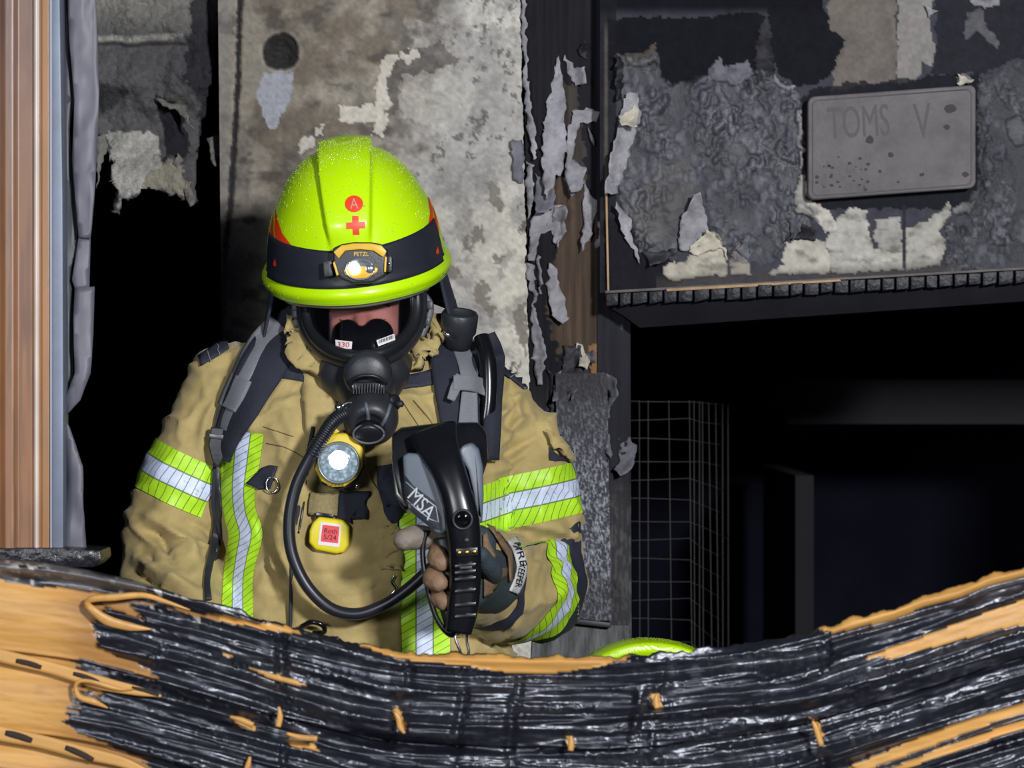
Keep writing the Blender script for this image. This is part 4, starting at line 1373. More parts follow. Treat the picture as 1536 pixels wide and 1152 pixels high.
u1 = fbm(v[:, 0] * 16 + v[:, 1] * 9, v[:, 2] * 13 - v[:, 1] * 6, 901, 4) - 0.5
u2 = fbm(v[:, 0] * 40 + v[:, 1] * 27, v[:, 2] * 34 + v[:, 1] * 21, 902, 3) - 0.5
w1 = fbm(v[:, 0] * 9 + v[:, 2] * 6 + v[:, 1] * 5, v[:, 2] * 15 - v[:, 0] * 7, 905, 3)
w2 = fbm(v[:, 0] * 22 + v[:, 2] * 9, v[:, 2] * 26 - v[:, 0] * 15 + v[:, 1] * 12, 906, 2)
rid = (1 - np.abs(2 * w1 - 1)) ** 4 * .011 + (1 - np.abs(2 * w2 - 1)) ** 4 * .002
disp += 0.014 * u1 + 0.004 * u2 + rid - .004
v = v + nrm * disp[:, None]
jacket = mesh_obj('jacket', v, f, m_cloth, person)
JB = bvh_of(jacket)

# trousers and boots (below the cladding, out of the photo's sight)
v2, n2_, f2 = remesh([torso_vf([(1120, 547, .185, .01, .125, .9), (1200, 547, .195, .01, .13, .9), (1300, 547, .19, .01, .13, .9), (1330, 547, .15, .01, .10, .9)], tilt=0),
                      capsule_vf([W(490, 1260, .01), W(480, 1500, .01), W(470, 1800, .03), W(468, 1890, .03)], [.105, .10, .085, .085], 24, 20),
                      capsule_vf([W(605, 1260, .01), W(615, 1500, .01), W(628, 1800, .0), W(632, 1890, .0)], [.105, .10, .085, .085], 24, 20)], 0.009, 6)
mesh_obj('trousers', v2, f2, m_cloth, person)
for px_, yy in ((468, .03), (632, .0)):
    p = W(px_, 576, yy)
    v3, n3_, f3 = remesh([capsule_vf([(p.x, yy + .02, .16), (p.x, yy + .03, .055), (p.x, yy - .06, .05), (p.x, yy - .17, .042)], [.062, .055, .05, .042], 18, 16)], 0.007, 4)
    v3[:, 2] = np.maximum(v3[:, 2], 0.0)
    mesh_obj('boot', v3, f3, m_rub, person)

# head and neck: one continuous skin mesh with brow, nose, closed eyes
HC = W(542, 448, .0)
hp = []


def hpt(px, py, y):
    return W(px, py, y)


hp.append(capsule_vf([hpt(541, 420, -.02), hpt(542, 470, -.045), hpt(544, 520, -.05)], [.082, .082, .062], 26, 16))
hp.append(capsule_vf([hpt(543, 480, .03), hpt(545, 560, .04), hpt(546, 700, .03), hpt(546, 900, .02), hpt(546, 1200, .02)], [.06, .065, .09, .09, .09], 20, 24))
hp.append(capsule_vf([hpt(542, 470, -0.120), hpt(543, 500, -0.142)], [.012, .014], 10))                    # nose
hp.append(capsule_vf([hpt(505, 458, -0.105), hpt(530, 456, -0.115)], [.010, .010], 10))                     # brows
hp.append(capsule_vf([hpt(556, 456, -0.115), hpt(582, 458, -0.105)], [.010, .010], 10))
hp.append(capsule_vf([hpt(506, 474, -0.102), hpt(524, 474, -0.108)], [.013, .013], 10))                     # lids
hp.append(capsule_vf([hpt(562, 474, -0.108), hpt(580, 474, -0.102)], [.013, .013], 10))
hp.append(capsule_vf([hpt(500, 494, -0.092), hpt(512, 500, -0.100)], [.02, .018], 10))                       # cheeks
hp.append(capsule_vf([hpt(588, 494, -0.092), hpt(575, 500, -0.100)], [.02, .018], 10))
hp.append(capsule_vf([hpt(528, 520, -0.120), hpt(560, 520, -0.120)], [.009, .009], 10))                       # lips
hp.append(capsule_vf([hpt(546, 700, .03), hpt(360, 580, .03), hpt(283, 715, .02), hpt(252, 850, .01), hpt(330, 985, -.14), hpt(400, 1040, -.24)], [.06, .045, .04, .036, .03, .025], 14, 40))
hp.append(capsule_vf([hpt(546, 700, .03), hpt(735, 600, .03), hpt(792, 720, .03), hpt(803, 860, .04), hpt(742, 876, -.16), hpt(710, 866, -.26)], [.06, .045, .04, .036, .03, .025], 14, 40))
hp.append(capsule_vf([hpt(546, 1180, .02), hpt(485, 1300, .01), hpt(480, 1500, .01), hpt(468, 1890, .03)], [.08, .07, .06, .04], 14, 24))
hp.append(capsule_vf([hpt(546, 1180, .02), hpt(610, 1300, .01), hpt(615, 1500, .01), hpt(632, 1890, .0)], [.08, .07, .06, .04], 14, 24))
vb, nb_, fb = remesh(hp, 0.0055, 4)
body = mesh_obj('body', vb, fb, m_skin, person)
m_hair = M('dark_hair', (60, 44, 36), 0.7)
for (a, b) in (((503, 459), (531, 456)), ((555, 456), (584, 459))):
    tube('eyebrow', [W(a[0], a[1], -.113), W((a[0] + b[0]) / 2, a[1] - 3, -.1205), W(b[0], b[1], -.113)], [.002, .004, .002], m_hair, person, n=10, seg=6)
for (a, b) in (((507, 479), (524, 480)), ((562, 480), (579, 479))):
    tube('eyelashes', [W(a[0], a[1], -.113), W((a[0] + b[0]) / 2, a[1] + 2, -.1205), W(b[0], b[1], -.113)], [.0006, .0014, .0006], m_hair, person, n=10, seg=6)

# flash hood round head and neck, with face opening
m_hood = M('tan_flash_hood', (132, 122, 98), 0.9, var=0.15, vscale=40, bump=0.3, bscale=300)
vh, nh, fh = remesh([capsule_vf([hpt(541, 420, .012), hpt(542, 470, .0), hpt(545, 520, .0), hpt(547, 580, .02)], [.093, .095, .082, .09], 28, 18)], 0.006, 6)
keep = ~((vh[:, 1] < -0.055) & (np.abs(vh[:, 0] - HC.x) < 0.075) & (vh[:, 2] > W(0, 525, 0).z))
mesh_obj('flash_hood', vh, [q for q in fh if all(keep[i] for i in q)], m_hood, person, solid=0.002, soff=1)

# standing collar with open front
n, m_ = 60, 9
P = np.zeros((n, m_, 3))
for i in range(n):
    t = math.radians(-62 + (360 - 56) * i / (n - 1))       # gap faces the camera a little to the right
    for j in range(m_):
        s = j / (m_ - 1)
        r = .112 - .012 * s + .004 * math.sin(3 * t)
        c = W(548, 578 - 84 * s, 0)
        x = r * 1.06 * math.cos(t); yy = r * math.sin(t)
        P[i, j] = (c.x + x, .0 - .012 * s + yy, c.z - .085 * x + .010 * math.cos(t * 2) * s - 0.03 * s * math.exp(-((math.degrees(t) + 90) / 50) ** 2))
collar = grid_obj('collar', P, m_cloth, person, solid=0.007)
CB = bvh_of(collar)

for poly in ([(436, 500), (447, 490), (456, 505), (470, 532), (500, 566), (478, 574), (452, 562), (436, 542), (432, 518)],
             [(640, 478), (656, 488), (654, 520), (632, 546), (606, 560), (612, 536), (630, 510)]):
    decal('collar_flap', poly, [JB, CB], m_cloth, person, step=5, off=0.020, solid=0.012)
# front flap with the long zip
decal('front_flap', [(455, 560), (490, 575), (520, 640), (600, 800), (600, 1000), (436, 1000), (440, 800), (462, 650)], JB, m_cloth, person, step=9, off=0.004, solid=0.004)
FRONT = bvh_of(LAST[0])
tube('zip', [(ray_hit([JB, FRONT], x, y)[0] + Vector((0, -0.005, 0))) for x, y in [(470, 640), (458, 700), (447, 770), (438, 850), (436, 940), (436, 1000)]], 0.0028, m_navy, person, n=40, seg=8)
tube('zip', [(ray_hit([JB, FRONT], x, y)[0] + Vector((0, -0.004, 0))) for x, y in [(473, 655), (464, 700), (455, 760), (448, 800)]], 0.0018, m_black, person, n=30, seg=8)
# seams
for pts in ([(400, 665), (430, 672), (462, 690)], [(395, 640), (440, 655)], [(530, 955), (600, 952), (690, 956)], [(540, 880), (600, 872)], [(455, 600), (466, 640)],
            [(620, 600), (650, 640), (655, 690)], [(602, 600), (628, 640)], [(440, 850), (448, 900), (446, 950)]):
    pp = [ray_hit(JB, x, y) for x, y in smooth_path(pts, 14)]
    tube('seam', [h[0] + h[1] * 0.0006 for h in pp if h], 0.0008, m_seam, person, seg=5)


def band_mat(name, hatch_k, sp=0.0125):
    m = bpy.data.materials.new(name); m.use_nodes = True
    N = m.node_tree.nodes; L = m.node_tree.links
    b = N['Principled BSDF']; b.inputs['Roughness'].default_value = 0.5
    uvn = N.new('ShaderNodeUVMap'); sx = N.new('ShaderNodeSeparateXYZ'); L.new(uvn.outputs[0], sx.inputs[0])

    def math_(op, a, b_=None, c=None):
        n = N.new('ShaderNodeMath'); n.operation = op
        for i, q in enumerate((a, b_, c)):
            if q is None: continue
            if isinstance(q, (int, float)): n.inputs[i].default_value = q
            else: L.new(q, n.inputs[i])
        return n.outputs[0]
    u, vv = sx.outputs[0], sx.outputs[1]
    silver = math_('LESS_THAN', math_('ABSOLUTE', math_('SUBTRACT', vv, 0.5)), 0.17)
    border = math_('LESS_THAN', math_('ABSOLUTE', math_('SUBTRACT', math_('ABSOLUTE', math_('SUBTRACT', vv, 0.5)), 0.17)), 0.014)
    line = math_('LESS_THAN', math_('FRACT', math_('DIVIDE', math_('ADD', u, math_('MULTIPLY', vv, hatch_k)), sp)), 0.11)
    tcn = N.new('ShaderNodeTexCoord'); nz = N.new('ShaderNodeTexNoise'); nz.inputs['Scale'].default_value = 180
    L.new(tcn.outputs['Object'], nz.inputs['Vector'])
    speck = math_('GREATER_THAN', nz.outputs['Fac'], 0.66)
    mx = N.new('ShaderNodeMix'); mx.data_type = 'RGBA'
    L.new(silver, mx.inputs['Factor'])
    mx.inputs['A'].default_value = (*s2l((186, 238, 44)), 1); mx.inputs['B'].default_value = (*s2l((214, 224, 250)), 1)
    mx2 = N.new('ShaderNodeMix'); mx2.data_type = 'RGBA'
    L.new(math_('MULTIPLY', math_('MAXIMUM', line, border), 0.8), mx2.inputs['Factor']); L.new(mx.outputs['Result'], mx2.inputs['A'])
    mx2.inputs['B'].default_value = (*s2l((70, 92, 40)), 1)
    mx3 = N.new('ShaderNodeMix'); mx3.data_type = 'RGBA'
    L.new(math_('MULTIPLY', math_('MULTIPLY', speck, silver), 0.45), mx3.inputs['Factor'])
    L.new(mx2.outputs['Result'], mx3.inputs['A']); mx3.inputs['B'].default_value = (*s2l((110, 116, 140)), 1)
    L.new(mx3.outputs['Result'], b.inputs['Base Color'])
    MATS[name] = m
    return m


m_bandU = band_mat('reflective_band_upright_hatch', 0.006, 0.0125)
m_bandD = band_mat('reflective_band_slant_hatch', 0.055, 0.0135)
m_bandV = band_mat('reflective_band_vertical', -0.045, 0.012)
# sleeve bands
ringA = ring_band('reflective_band', W(281, 720, .02), W(250, 790, .02) - W(312, 655, .02), .040, JB, m_bandU, person, .075, n=96, m=13, off=.0025)
ringB = ring_band('reflective_band', W(793, 745, .03), W(803, 800, .03) - W(781, 690, .03), .040, JB, m_bandD, person, .074, n=96, m=13, off=.0025)
strip('reflective_band', [(690, 780), (727, 768), (768, 754)], 77, JB, m_bandD, person, n=30, m=13, off=.002)
ringC = ring_band('reflective_band', W(772, 883, -.065), W(716, 874, -.21) - W(806, 880, .02), .045, JB, m_bandD, person, .083, n=96, m=13, off=.003)
# navy elbow guard and cuff trim
ring_band('elbow_guard', W(800, 882, .0), W(742, 882, -.12) - W(812, 868, .05), .034, JB, m_navy, person, .085, n=80, m=11, off=.0012)
ring_band('elbow_guard', W(250, 852, .01), W(285, 895, -.08) - W(254, 830, .015), .030, JB, m_navy, person, .078, a0=20, a1=160, n=60, m=11, off=.002)
ring_band('cuff_trim', W(722, 876, -.19), W(716, 874, -.21) - W(776, 882, -.06), .010, JB, m_navy, person, .064, n=60, m=5, off=.003)
# upright chest stripes
strip('reflective_band', [(366, 648), (361, 690), (357, 735), (360, 770), (368, 800), (362, 835), (357, 870), (356, 930)], [60, 58, 50, 48, 52, 46, 44, 48], JB, m_bandV, person, n=90, m=15, off=.003)
strip('reflective_band', [(637, 770), (637, 850), (637, 920), (637, 1040)], 76, JB, m_bandV, person, n=80, m=15, off=.006)
# navy yoke panels, shoulder caps
for poly in ([(300, 536), (339, 510), (345, 526), (303, 550)], [(398, 540), (439, 545), (468, 567), (464, 575), (396, 563)],
             [(602, 567), (650, 556), (654, 578), (594, 588)], [(738, 522), (770, 536), (812, 574), (784, 586), (751, 558), (738, 555)], [(640, 500), (650, 495), (652, 520), (642, 522)]):
    decal('shoulder_panel', poly, [JB], m_navy, person, step=5, off=.0035, solid=.002)
for pts in ([(765, 535), (748, 556)], [(785, 548), (765, 570)], [(808, 572), (783, 586)], [(312, 530), (318, 545)], [(326, 520), (332, 534)]):
    pp = [ray_hit(JB, x, y) for x, y in smooth_path(pts, 8)]
    tube('shoulder_stitching', [h[0] + h[1] * 0.006 for h in pp if h], 0.0009, M('pale_thread', (120, 122, 130), 0.8), person, seg=5)
# little open pocket flap on the right sleeve, tab with ring on the chest
decal('sleeve_flap', [(820, 645), (838, 665), (850, 680), (861, 690), (856, 697), (842, 690), (828, 672)], [JB], m_cloth, person, step=4, off=.010, solid=.004)
decal('sleeve_pocket', [(823, 670), (834, 682), (848, 692), (824, 692)], [JB], m_navy, person, step=4, off=.004)
tab = decal('chest_tab', [(374, 726), (396, 704), (421, 697), (416, 712), (408, 736), (390, 737)], [JB], m_navy, person, step=4, off=.006, solid=.003)
h = ray_hit(JB, 409, 727)[0]
tube('ring', [h + Vector((.009 * math.cos(t), -.011, .012 * math.sin(t))) for t in np.linspace(0, 2 * math.pi, 20)], .0013, m_chrome, tab, seg=8)
# hook tabs on the chest
decal('hook_tab', [(463, 735), (510, 737), (509, 778), (460, 772)], [JB, FRONT], M('tan_hook_tape', (150, 136, 96), 0.95, var=0.15, vscale=200, bump=0.5, bscale=600), person, step=5, off=.010, solid=.004)
decal('hook_tab', [(510, 738), (555, 740), (549, 780), (530, 781), (528, 788), (509, 780)], [JB, FRONT], m_navy, person, step=5, off=.0095, solid=.004)
decal('hook_tab', [(566, 700), (592, 690), (600, 760), (598, 790), (580, 780), (570, 745)], [JB, FRONT], m_navy, person, step=5, off=.006, solid=.003)
decal('pocket_flap', [(567, 790), (600, 785), (602, 855), (570, 858), (566, 820)], [JB, FRONT], m_cloth, person, step=5, off=.010, solid=.003)
hk = [ray_hit(JB, x, y)[0] + Vector((0, -.012, 0)) for x, y in ((592, 862), (588, 872), (594, 882), (586, 892))]
tube('snap_hook', hk, .0025, m_chrome, person, n=20, seg=8)
# lower left edge of the jacket with a black cord loop
tube('cord', [W(452, 940, -.19), W(468, 933, -.20), W(484, 938, -.20), W(486, 948, -.19), W(470, 950, -.18)], .004, m_black, person, n=24, seg=8)

# ---- gloves
m_glv = M('dark_glove_fabric', (58, 70, 78), 0.7, var=0.2, vscale=40, bump=0.4, bscale=300)
m_glt = M('brown_glove_leather', (134, 106, 82), 0.65, var=0.2, vscale=40, bump=0.4, bscale=160)
m_glp = M('grey_glove_leather', (122, 113, 102), 0.65, var=0.2, vscale=40, bump=0.4, bscale=160)
gp = [capsule_vf([W(735, 873, -.19), W(722, 870, -.25), W(714, 860, -.31), W(712, 850, -.345)], [.056, .050, .042, .036], 24, 16),
      capsule_vf([W(716, 815, -.345), W(712, 850, -.355), W(706, 885, -.35)], [.028, .033, .028], 20, 10)]
vg, ng, fg = remesh(gp, 0.004, 6)
glove = mesh_obj('glove', vg, fg, m_glv, person)
GB = bvh_of(glove)
fing = [([(712, 822, -.362), (680, 815, -.372), (650, 808, -.385), (622, 806, -.400), (607, 810, -.408)], [.0140, .0150, .0165, .0185, .0165], m_glp),     # index along the side of the grip
        ([(712, 832, -.365), (680, 826, -.372), (660, 826, -.395), (656, 836, -.425), (662, 844, -.436)], [.0140, .0140, .0145, .0150, .0130], m_glt),
        ([(712, 858, -.365), (678, 858, -.372), (656, 860, -.395), (650, 868, -.425), (658, 874, -.438)], [.0140, .0140, .0155, .0165, .0140], m_glt),
        ([(708, 884, -.360), (680, 888, -.370), (664, 892, -.392), (660, 898, -.418), (666, 902, -.432)], [.0130, .0130, .0140, .0150, .0130], m_glt)]
for p, r, mt in fing:
    V_, F_ = capsule_vf([W(*q) for q in p], r, 16, 18)
    vv_, nn_, ff_ = remesh([(V_, F_)], 0.0028, 4)
    vv_ += nn_ * ((fbm(vv_[:, 0] * 130, vv_[:, 2] * 130, 77, 3) - 0.5) * 0.003)[:, None]
    mesh_obj('glove_finger', vv_, ff_, mt, glove)
V_, F_ = capsule_vf([W(728, 870, -.33), W(738, 858, -.375), W(730, 846, -.405), W(722, 832, -.425)], [.017, .016, .0145, .0120], 16, 18)
mesh_obj('glove_thumb', V_, F_, m_glv, glove)
# leather patches on the glove back
for poly in ([(723, 805), (728, 800), (731, 815), (738, 830), (740, 834), (732, 848), (724, 850)],
             [(724, 862), (745, 852), (756, 852), (758, 860), (745, 870), (740, 880), (732, 890), (723, 894)],
             [(728, 790), (738, 792), (765, 830), (766, 868), (760, 872), (758, 838), (738, 804)]):
    decal('leather_patch', poly, [GB, JB], m_glt, glove, step=4, off=.004, solid=.002)
# cuff of the glove and its lettered tab
lab = strip('lettered_tab', [(768, 808), (778, 828), (783, 850), (779, 870), (771, 889)], [15, 16, 16, 16, 15], [GB, JB], M('white_tab', (212, 212, 212), 0.6), glove, n=24, m=6, off=.010, solid=.002, sm=4)
LB = bvh_of(lab)
m_ink = M('black_ink', (24, 24, 28), 0.7)
px_text('lettering', 'FIRE', (780, 832), 36, 10, 76, [LB], m_ink, lab, off=.0025)
px_text('lettering', 'KEEPER', (779, 864), 34, 9, 103, [LB], m_ink, lab, off=.0025)
# the other glove, low behind the cladding
go = [capsule_vf([W(390, 1034, -.23), W(440, 1050, -.33), W(480, 1056, -.37)], [.046, .042, .034], 20, 12)]
for k in range(4):
    go.append(capsule_vf([W(478, 1040 + k * 13, -.375), W(505, 1048 + k * 13, -.405), W(515, 1058 + k * 13, -.42), W(506, 1066 + k * 12, -.43)], [.012, .0115, .011, .009], 12, 12))
go.append(capsule_vf([W(455, 1031, -.35), W(472, 1018, -.38), W(490, 1014, -.41)], [.016, .014, .011], 12, 12))
vg2, _, fg2 = remesh(go, 0.0035, 3)
mesh_obj('glove', vg2, fg2, m_glv, person)

# ------------------------------------------------------------------ helmet
m_lime = M('lime_helmet_paint', (196, 244, 0), 0.32, bump=0.0, coat=0.35)
m_red = M('red_sticker', (236, 62, 22), 0.45)
m_drop = M('water_bead', (190, 215, 90), 0.08, spec=0.9)
m_hband = M('black_helmet_band', (38, 40, 50), 0.42, var=0.12, vscale=20)
HA, HB_, HH = .1335, .166, .187
HMAT = Matrix.Translation(W(535, 396, -.035)) @ Matrix.Rotation(math.radians(-5), 4, 'Y') @ Matrix.Rotation(math.radians(17), 4, 'X')


def shell_pt(th, ph, off=0.0):
    """helmet surface in its own frame: th azimuth (0 = front), ph elevation"""
    th = (th + math.pi) % (2 * math.pi) - math.pi
    cp = math.cos(ph); sp = math.sin(ph)
    rho = max(cp, 0) ** 0.86
    x = HA * rho * math.sin(th); y = -HB_ * rho * math.cos(th); z = HH * (sp ** 1.02 if sp > 0 else sp * 0.6)
    n = Vector((x / HA ** 2, y / HB_ ** 2, z / HH ** 2 + 1e-6)).normalized()
    # centre crest from the front band to the nape
    hw = .029 + .009 * float(sstep(.05, .19, np.array(z)))
    cr = float(1 - sstep(hw - .003, hw + .004, np.array(abs(x)))) * float(sstep(.058, .10, np.array(z)))
    side = 0.004 * float(sstep(.4, 1.0, np.array(abs(th)))) * float(1 - sstep(.07, .12, np.array(z)))
    lip = 0.010 * math.exp(-((z + .004) / .014) ** 2) * (1.0 if z < .02 else 1.0)
    k = off + .0125 * cr + lip + side
    return Vector((x, y, z)) + n * k


def helmet_shell(name, mat, parent, HM, nth=264, nph=110):
    P = np.zeros((nph, nth, 3))
    for i in range(nph):
        ph = -0.16 + (math.pi / 2 - 0.004 + 0.16) * i / (nph - 1)
        for j in range(nth):
            # denser azimuth samples where the crest edges run
            th = 2 * math.pi * j / nth
            P[i, j] = HM @ shell_pt(th, ph)
    return grid_obj(name, P[::-1], mat, parent, cv=True, solid=0.005, soff=-1)


hel = thing('helmet', HMAT @ Vector((0, 0, 0)), 'wet lime-yellow helmet with red cross and black front band on the standing firefighter', 'helmet', group='lime firefighter helmets')
shell = helmet_shell('shell', m_lime, hel, HMAT)
HSB = bvh_of(shell)


def helmet_strip(name, th0, th1, ph_lo, ph_hi, mat, parent, off, n=80, m=10, HM=HMAT, solid=0.0):
    P = np.zeros((m, n, 3))
    for j in range(n):
        t = j / (n - 1); th = th0 + (th1 - th0) * t
        lo = ph_lo(th) if callable(ph_lo) else ph_lo; hi = ph_hi(th) if callable(ph_hi) else ph_hi
        for i in range(m):
            P[m - 1 - i, j] = HM @ shell_pt(th, lo + (hi - lo) * i / (m - 1), off)
    return grid_obj(name, P, mat, parent, solid=solid)


band = helmet_strip('front_band', -1.32, 1.32, lambda t: .045 + .03 * (abs(t) > 1.22), lambda t: .345 + .05 * abs(t) / 1.3, m_hband, hel, .0022, solid=.0015)
helmet_strip('lip_edge', -math.pi, math.pi, -.165, -.12, M('lime_lip', (206, 250, 40), 0.3, coat=0.5), hel, .002, n=140, m=4)
# stickers
circ = lambda cx, cy, rx, ry, n=20: [(cx + rx * math.cos(t), cy + ry * math.sin(t)) for t in np.linspace(0, 2 * math.pi, n + 1)[:-1]]
dot = decal('round_sticker', circ(531, 306, 13.5, 12.5), [HSB], m_red, hel, step=5, off=.0012)
px_text('lettering', 'A', (531, 306), 12, 15, -3, [HSB], M('pale_sticker_ink', (214, 150, 140), 0.5), dot, off=.0022)
cx, cy = 533.5, 338
cr_ = [(-5, -14), (4, -14), (4.5, -5), (14, -5.5), (14, 4), (5, 4.5), (5.5, 14), (-4, 14), (-4.5, 5), (-14, 5.5), (-14, -4), (-5, -4.5)]
decal('red_cross', [(cx + a, cy + b) for a, b in cr_], [HSB], m_red, hel, step=4, off=.0012)
decal('flame_sticker', [(414, 312), (417, 330), (424, 350), (437, 367), (417, 370), (412, 345)], [HSB], m_red, hel, step=3, off=.0012)
decal('flame_sticker', [(409, 328), (411, 318), (410, 345), (414, 369), (408, 368), (406, 345)], [HSB], m_red, hel, step=3, off=.0012)
decal('flame_sticker', [(641, 292), (648, 312), (650, 334), (653, 352), (631, 355), (641, 340), (645, 320)], [HSB], m_red, hel, step=3, off=.0012)
decal('flame_sticker', [(648, 306), (655, 330), (658, 350), (654, 351), (652, 330)], [HSB], m_red, hel, step=3, off=.0012)
BB = bvh_of(band)
for c in ((413.5, 394), (655, 376)):
    decal('red_drop_mark', [(c[0], c[1] - 6), (c[0] + 2.4, c[1] + 1), (c[0] + 1.6, c[1] + 5), (c[0] - 1.6, c[1] + 5), (c[0] - 2.4, c[1] + 1)], [BB, HSB], m_red, band, step=3, off=.0015)
# water beads
rnd = random.Random(21)
Vd, Fd = [], []
for k in range(3200):
    th = rnd.uniform(-1.9, 1.9); ph = rnd.uniform(-.08, 1.5)
    edge_w = abs(math.sin(th)) * math.cos(ph) * .7 + math.sin(ph) ** 3
    if rnd.random() > 0.10 + 0.9 * edge_w ** 2.2: continue
    p = HMAT @ shell_pt(th, ph, .0002); q = HMAT @ shell_pt(th, ph, .01)
    nrm_ = (q - p).normalized(); a, b = frame_of(nrm_)
    r = rnd.uniform(.0005, .0013) * (1.5 if rnd.random() < .08 else 1)
    b0 = len(Vd)
    for i in range(6):
        t = i * math.pi / 3
        Vd.append(p + a * r * math.cos(t) + b * r * math.sin(t))
    for i in range(6):
        t = i * math.pi / 3
        Vd.append(p + (a * math.cos(t) + b * math.sin(t)) * r * .6 + nrm_ * r * .6)
    Vd.append(p + nrm_ * r * .8)
    for i in range(6):
        j = (i + 1) % 6
        Fd += [(b0 + i, b0 + j, b0 + 6 + j, b0 + 6 + i), (b0 + 6 + i, b0 + 6 + j, b0 + 12)]
tag(mesh_obj('water_beads', Vd, Fd, m_drop, hel), kind='stuff')
# neck curtain
P = np.zeros((10, 70, 3))
for j in range(70):
    th = 1.25 + (2 * math.pi - 2.5) * j / 69
    for i in range(10):
        s = i / 9
        q = HMAT @ shell_pt(th, -.10, -.012)
        fl = 1 + (.16 + .05 * math.sin(th * 5)) * s
        P[i, j] = (HC.x + (q.x - HC.x) * fl, q.y * 1.0 + .03 * s, q.z - .085 * s)
grid_obj('neck_curtain', P, m_navy, hel, solid=.004)
flake('neck_curtain_flap', [(640, 428), (668, 424), (682, 446), (680, 452), (660, 450), (642, 446)], .0, 0.02, 'left', m_navy, hel, step=5, th=.004)
flake('neck_curtain_flap', [(398, 430), (415, 438), (442, 450), (446, 490), (425, 480), (408, 478), (400, 470), (410, 462), (404, 445)], .0, 0.02, 'right', m_navy, hel, step=5, th=.004)
# clear edge of the raised visor under the lip
helmet_strip('visor_edge', -1.0, 1.0, -.24, -.17, M('smoked_visor_edge', (120, 124, 110), 0.15), hel, -.004, n=60, m=4, solid=.002)

# ---- headlamp clipped to the helmet front
def hfront(px, py, off=0.0):
    h = ray_hit([BB, HSB], px, py)
    return h[0] + Vector((0, -off, 0))


yb = hfront(540, 392).y
m_yel = M('yellow_plastic', (226, 178, 30), 0.4, var=0.08, vscale=30)
m_lens = M('lit_led_lens', (236, 244, 255), 0.3, emit=9.0)
hl = thing('headlamp', W(540, 392, yb - .01), 'small black and yellow headlamp switched on at the front of the lime helmet', 'lamp')


def oct_poly(x0, y0, x1, y1, c):
    return [(x0 + c, y0), (x1 - c, y0), (x1, y0 + c), (x1, y1 - c), (x1 - c, y1), (x0 + c, y1), (x0, y1 - c), (x0, y0 + c)]


prism('housing', [(499, 372), (512, 366), (530, 363), (556, 363), (572, 366), (581, 374), (581, 400), (577, 414), (560, 424), (530, 426), (510, 418), (500, 402)], yb - .022, yb + .02, m_rubm, hl, bevel=.004, seg=3)
prism('yellow_trim', [(500, 378), (512, 368), (530, 365), (556, 365), (572, 368), (580, 377), (575, 386), (560, 376), (540, 374), (518, 376), (508, 388)], yb - .027, yb - .018, m_yel, hl, bevel=.0015)
prism('yellow_trim', [(515, 405), (527, 400), (556, 399), (567, 402), (566, 408), (552, 417), (530, 418), (518, 412)], yb - .026, yb - .018, m_yel, hl, bevel=.0015)
prism('yellow_trim', [(499, 394), (502, 392), (508, 412), (505, 414)], yb - .026, yb - .018, m_yel, hl, bevel=.0008)
prism('yellow_trim', [(577, 385), (580, 385), (579, 408), (576, 408)], yb - .026, yb - .018, m_yel, hl, bevel=.0008)
prism('side_mount', [(484, 392), (498, 390), (500, 414), (486, 416)], yb - .012, yb + .03, m_rubm, hl, bevel=.003)
prism('side_mount', [(580, 384), (588, 384), (588, 408), (580, 408)], yb - .012, yb + .03, m_rubm, hl, bevel=.003)
lathe('mount_screw', [(.002, -.001), (.002, .002), (.001, .0025)], W(584, 395, yb - .0125), (0, -1, 0), m_chrome, hl, seg=10)
lathe('reflector', [(.0165, 0), (.0165, .003), (.0155, .0035), (.014, .001)], W(540, 404, yb - .024), (0, -1, 0), M('lamp_reflector', (190, 196, 205), 0.2, metal=0.8), hl, seg=24, sx=1.35)
lathe('led', [(.0085, 0), (.0085, .003), (.006, .0045), (.002, .005)], W(532, 404, yb - .0245), (0, -1, 0), m_lens, hl, seg=20)
lathe('unlit_lens', [(.007, 0), (.007, .003), (.004, .0045), (.001, .005)], W(555, 403, yb - .0245), (0, -1, 0), M('lamp_reflector'), hl, seg=16)
px_text('lettering', 'PETZL', (542, 381), 22, 6, 0, yb - .0225, M('yellow_ink', (226, 190, 60), 0.5), hl)

# ------------------------------------------------------------------ breathing mask
mk = thing('breathing_mask', W(545, 600, -.17), 'black full-face breathing mask with clear visor on the firefighter', 'mask')
glass = bpy.data.materials.new('clear_visor'); glass.use_nodes = True
N = glass.node_tree.nodes; L = glass.node_tree.links
N.remove(N['Principled BSDF'])
tr_ = N.new('ShaderNodeBsdfTransparent'); tr_.inputs[0].default_value = (.90, .90, .92, 1)
gl_ = N.new('ShaderNodeBsdfGlossy'); gl_.inputs['Roughness'].default_value = .04
fr_ = N.new('ShaderNodeFresnel'); fr_.inputs['IOR'].default_value = 1.45
ms_ = N.new('ShaderNodeMixShader')
L.new(fr_.outputs[0], ms_.inputs[0]); L.new(tr_.outputs[0], ms_.inputs[1]); L.new(gl_.outputs[0], ms_.inputs[2])
L.new(ms_.outputs[0], N['Material Output'].inputs['Surface'])
out_y = [440, 452, 466, 480, 492, 503, 513, 521, 528, 533, 536]
out_w = [82, 83, 83, 81, 77, 71, 62, 51, 38, 22, 0.5]


def lens_depth(px, py):
    u = (px - 543) / 84.0
    return -.172 + .062 * u * u - .022 * min(max((py - 440) / 96.0, 0), 1) ** 1.2


